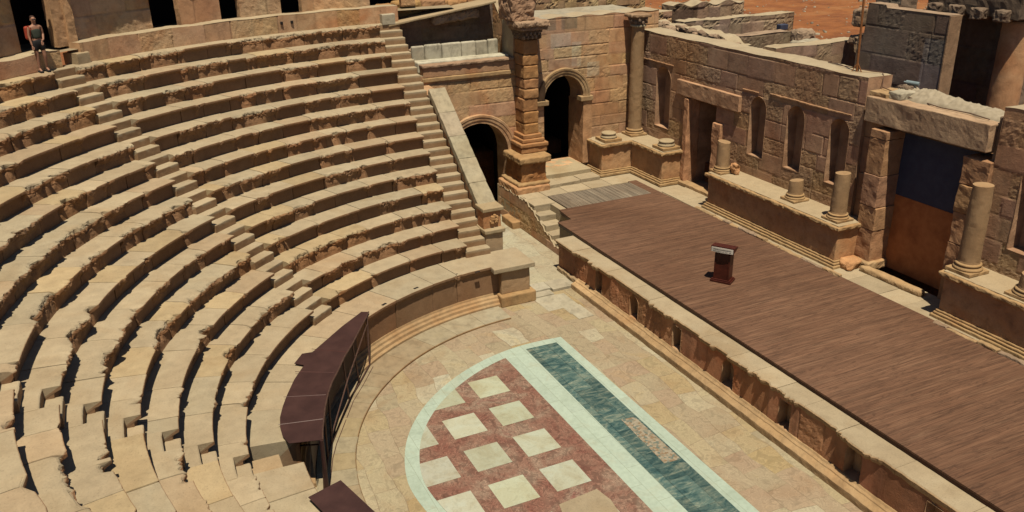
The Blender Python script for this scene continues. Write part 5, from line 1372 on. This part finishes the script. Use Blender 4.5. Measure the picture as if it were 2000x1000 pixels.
# iron rod on the wall top, cable, sheet, bottle
rd = empty('iron_rod', (-4.8, 11.1, 7.45), 'thin rusty iron rod standing on the stage wall top', 'rod')
V, Fc = tube([(-4.80, 11.1, 7.45), (-4.84, 11.1, 8.6), (-4.98, 11.1, 11.5)], .035, 8); mb = MB(); mb.add(V, Fc); mb.build('shaft', M_rust, rd)
mb = MB()
for dx, dy in ((.16, .05), (-.1, -.12), (-.05, .14)):
    V, Fc = tube([(-4.80, 11.1, 7.75), (-4.80 + dx, 11.1 + dy, 7.46)], .018, 6); mb.add(V, Fc)
mb.build('foot_stay', M_rust, rd)
V, Fc = tube([(-6.4, 11.6, 7.5), (-6.3, 11.35, 7.53), (-5.6, 11.15, 7.55), (-4.6, 11.2, 7.55), (-3.95, 11.3, 7.56), (-3.75, 11.15, 7.5), (-3.55, 10.95, 7.2), (-3.0, 10.85, 7.16), (-2.2, 10.95, 7.05), (-1.2, 10.75, 7.04), (-.3, 10.8, 7.06), (.4, 10.7, 7.04)], .016, 5)
mb = MB(); mb.add(V, Fc); mb.build('cable', M_cable, label='thin brown cable trailing along the wall top and the long lintel', cat='cable')
# crumpled sheet
nx, ny = 130, 34; su = np.linspace(-3.1, .75, nx); sv = np.linspace(0, 1, ny); SU, SV = np.meshgrid(su, sv, indexing='ij')
Ps = np.stack([SU.ravel(), 10.85 + SV.ravel() * .95, np.zeros(SU.size)], 1)
Ps[:, 1] += .12 * n1(SU.ravel(), 1.4, 5, 2) * (1 - SV.ravel())
rid = np.sin(np.pi * np.clip(SV.ravel(), 0, 1)) ** .6
Ps[:, 2] = 7.0 + rid * (.26 + .12 * fbm(Ps, 1.5, 7, 2) + .13 * np.abs(fbm(Ps, 3.5, 8, 3)) + .05 * fbm(Ps, 11, 9, 2)) * (1 - .5 * (SU.ravel() + 3.1) / 3.9)
mk('crumpled_sheet', Ps, gridfaces(nx, ny), M_cloth, None, None, True, label='crumpled pale sheet heaped along the top of the long lintel', cat='sheet')
V, Fc = tube([(-3.0, 11.3, 7.42), (-2.65, 11.45, 7.40)], .06, 10); mb = MB(); mb.add(V, Fc)
V, Fc = tube([(-3.06, 11.27, 7.42), (-3.0, 11.3, 7.42)], .025, 8); mb.add(V, Fc); mb.build('bottle', M_bottle, label='pale blue bottle lying on the wall behind the sheet', cat='bottle')
V, Fc = rbox((-3.2, 11.1, 7.0), (-2.75, 11.5, 7.32), .05, .08, .07, 5, 7); mb = MB(); mb.add(V, Fc, .8); mb.build('dark_rubble', M_dark, label='small dark rubble lump at the left end of the crumpled sheet', cat='stone')

# ------------------------------------------------------------------ person
PX, PY, PZ = -13.02, -12.30, ZT
pe = empty('person', (PX, PY, PZ), 'woman in dark top and shorts standing on the topmost seat row', 'person', rz=rad(112))
def skin(name, pts, edges, mat, par, sub=2, root=0):
    me = D.meshes.new(name); me.from_pydata([p[:3] for p in pts], edges, []); me.update(); me.materials.append(mat)
    o = D.objects.new(name, me); COL.objects.link(o); o.parent = par
    md = o.modifiers.new('skin', 'SKIN'); md.use_smooth_shade = True
    for i, p in enumerate(pts):
        v = me.skin_vertices[0].data[i]; r = p[3]; v.radius = r if hasattr(r, '__len__') else (r, r); v.use_root = (i == root)
    if sub: s_ = o.modifiers.new('sub', 'SUBSURF'); s_.levels = sub; s_.render_levels = sub
    return o
H0 = 1.58 / 1.65
b_pts = [(0, 0, .90, (.14, .10)), (0, 0, 1.05, (.12, .09)), (0, .01, 1.22, (.145, .10)), (0, .0, 1.34, (.13, .08)), (0, 0, 1.42, .05), (0, -.01, 1.50, (.068, .075)), (0, -.012, 1.58, (.07, .085)), (0, -.005, 1.64, (.05, .06)),
         (-.17, 0, 1.335, .047), (-.21, .0, 1.10, .037), (-.20, -.05, .89, .028), (-.195, -.075, .80, .022),
         (.17, 0, 1.335, .047), (.20, .02, 1.10, .037), (.12, -.16, .97, .028), (.05, -.20, .94, .022),
         (-.09, 0, .80, .085), (-.10, -.01, .48, .055), (-.10, .02, .10, .035), (-.10, -.13, .035, .03),
         (.09, 0, .80, .085), (.11, -.03, .48, .055), (.12, .05, .10, .035), (.12, -.10, .035, .03)]
b_e = [(0, 1), (1, 2), (2, 3), (3, 4), (4, 5), (5, 6), (6, 7), (3, 8), (8, 9), (9, 10), (10, 11), (3, 12), (12, 13), (13, 14), (14, 15), (0, 16), (16, 17), (17, 18), (18, 19), (0, 20), (20, 21), (21, 22), (22, 23)]
b_pts = [(x * H0, y * H0, z * H0, tuple(a * H0 for a in r) if hasattr(r, '__len__') else r * H0) for x, y, z, r in b_pts]
body = skin('body', b_pts, b_e, M_skin, pe)
def hand(cx, cy, cz, nm):
    pts = [(cx, cy, cz, .022), (cx, cy - .01, cz - .05, .026)]; ed = [(0, 1)]
    for i in range(4):
        o_ = len(pts); dx = (i - 1.5) * .016; L = (.055, .068, .064, .05)[i]
        pts += [(cx + dx, cy - .012, cz - .065, .0085), (cx + dx, cy - .03, cz - .065 - L * .6, .0075), (cx + dx, cy - .035 + .01, cz - .065 - L, .006)]
        ed += [(1, o_), (o_, o_ + 1), (o_ + 1, o_ + 2)]
    o_ = len(pts); pts += [(cx + .028, cy - .02, cz - .045, .009), (cx + .036, cy - .035, cz - .075, .008)]; ed += [(1, o_), (o_, o_ + 1)]
    return skin(nm, pts, ed, M_skin, pe, 1)
hand(-.187, -.075, .775, 'hand'); hand(.045, -.20, .90, 'hand')
skin('vest_top', [(0, .0, .93, (.145, .118)), (0, .0, 1.04, (.145, .115)), (0, .01, 1.17, (.165, .122)), (0, .0, 1.27, (.145, .10))], [(0, 1), (1, 2), (2, 3)], M_olive, pe)
skin('shorts', [(0, 0, .97, (.150, .122)), (0, 0, .86, (.165, .13)), (-.09, 0, .76, .105), (-.095, 0, .58, .092), (.09, 0, .76, .105), (.095, -.01, .58, .092)], [(0, 1), (1, 2), (2, 3), (1, 4), (4, 5)], M_black, pe)
skin('hair', [(0, .045, 1.42, .05), (0, .045, 1.50, (.075, .05)), (0, .015, 1.565, (.075, .075)), (0, .01, 1.60, (.05, .05))], [(0, 1), (1, 2), (2, 3)], M_hair, pe)
V, Fc = rbox((-.062, -.10, 1.475), (.062, -.075, 1.505), .03, .01, 0); mk('sunglasses', V, [tuple(f) for f in Fc.tolist()], M_black, pe)
V, Fc = rbox((-.01, -.11, 1.445), (.01, -.08, 1.48), .03, .005, 0); mk('nose', V, [tuple(f) for f in Fc.tolist()], M_skin, body)
V, Fc = rbox((-.022, -.088, 1.422), (.022, -.078, 1.430), .03, .003, 0); mk('mouth', V, [tuple(f) for f in Fc.tolist()], plain('lips', (.25, .08, .07), (.28, .1, .08), .5), body)
for s_ in (-1, 1):
    V, Fc = rbox((s_ * .072 - .008, -.02, 1.46), (s_ * .072 + .008, .01, 1.515), .03, .007, 0); mk('ear', V, [tuple(f) for f in Fc.tolist()], M_skin, body)
    V, Fc = rbox((s_ * .10 - .045, -.17, .0), (s_ * .10 + .045, .09, .05), .03, .02, 0); mk('shoe', V, [tuple(f) for f in Fc.tolist()], M_black, pe)
bpk = empty('backpack', (PX, PY, PZ + .93), 'orange backpack worn by the woman on the top row', 'backpack', rz=rad(112))
V, Fc = rbox((-.25, .07, .0), (-.01, .20, .38), .05, .06, .004, 3); mk('bag', V, [tuple(f) for f in Fc.tolist()], M_red, bpk)
V, Fc = tube([(-.16, .07, .36), (-.17, -.05, .40), (-.16, -.12, .30), (-.17, -.05, .1), (-.17, .08, .02)], .012, 6); mk('strap', V, Fc, M_red, bpk)

CAL = {'seat_limestone': (1.15, 1.16, 1.12), 'dark_navy_board': (2.0, 2.1, 2.1), 'orchestra_slabs': (1.08, 1.18, 1.20), 'white_floor_marble': (1.04, 1.07, .99), 'cream_square_marble': (1.08, 1.19, 1.20), 'brown_door_board': (2.7, 2.7, 2.3), 'brown_painted_steel': (.60, .52, .56),
       'green_veined_marble': (1.65, 1.55, 1.55), 'brown_stage_planks': (1.10, 1.09, 1.0), 'wall_limestone': (1.40, 1.42, 1.28), 'backdrop_limestone': (1.50, 1.52, 1.42),
       'dry_grass_ground': (.76, .74, .74), 'parodos_slabs': (1.12, 1.22, 1.3), 'ring_slab_stone': (1.05, 1.12, 1.12), 'dark_and_shaded_stone': (1.35, 1.3, 1.2),
       'golden_moulding': (1.12, 1.12, 1.05), 'orange_pier_stone': (1.15, 1.12, 1.05), 'red_veined_marble': (1.04, 1.14, 1.16), 'stained_bench_marble': (1.25, 1.25, 1.25), 'rubble_stone': (1.1, 1.08, 1.05)}
# all surface colours above are relative to a reflectance of 1 / .66
for mt in D.materials:
    nt_ = mt.node_tree; b_ = nt_.nodes.get('Principled BSDF')
    if b_ and b_.inputs['Base Color'].is_linked:
        src = b_.inputs['Base Color'].links[0].from_socket
        k_ = CAL.get(mt.name, (1, 1, 1)); mx_ = mix(nt_, 1.0, src, tuple(.66 * q for q in k_), 'MULTIPLY')
        nt_.links.new(mx_, b_.inputs['Base Color'])
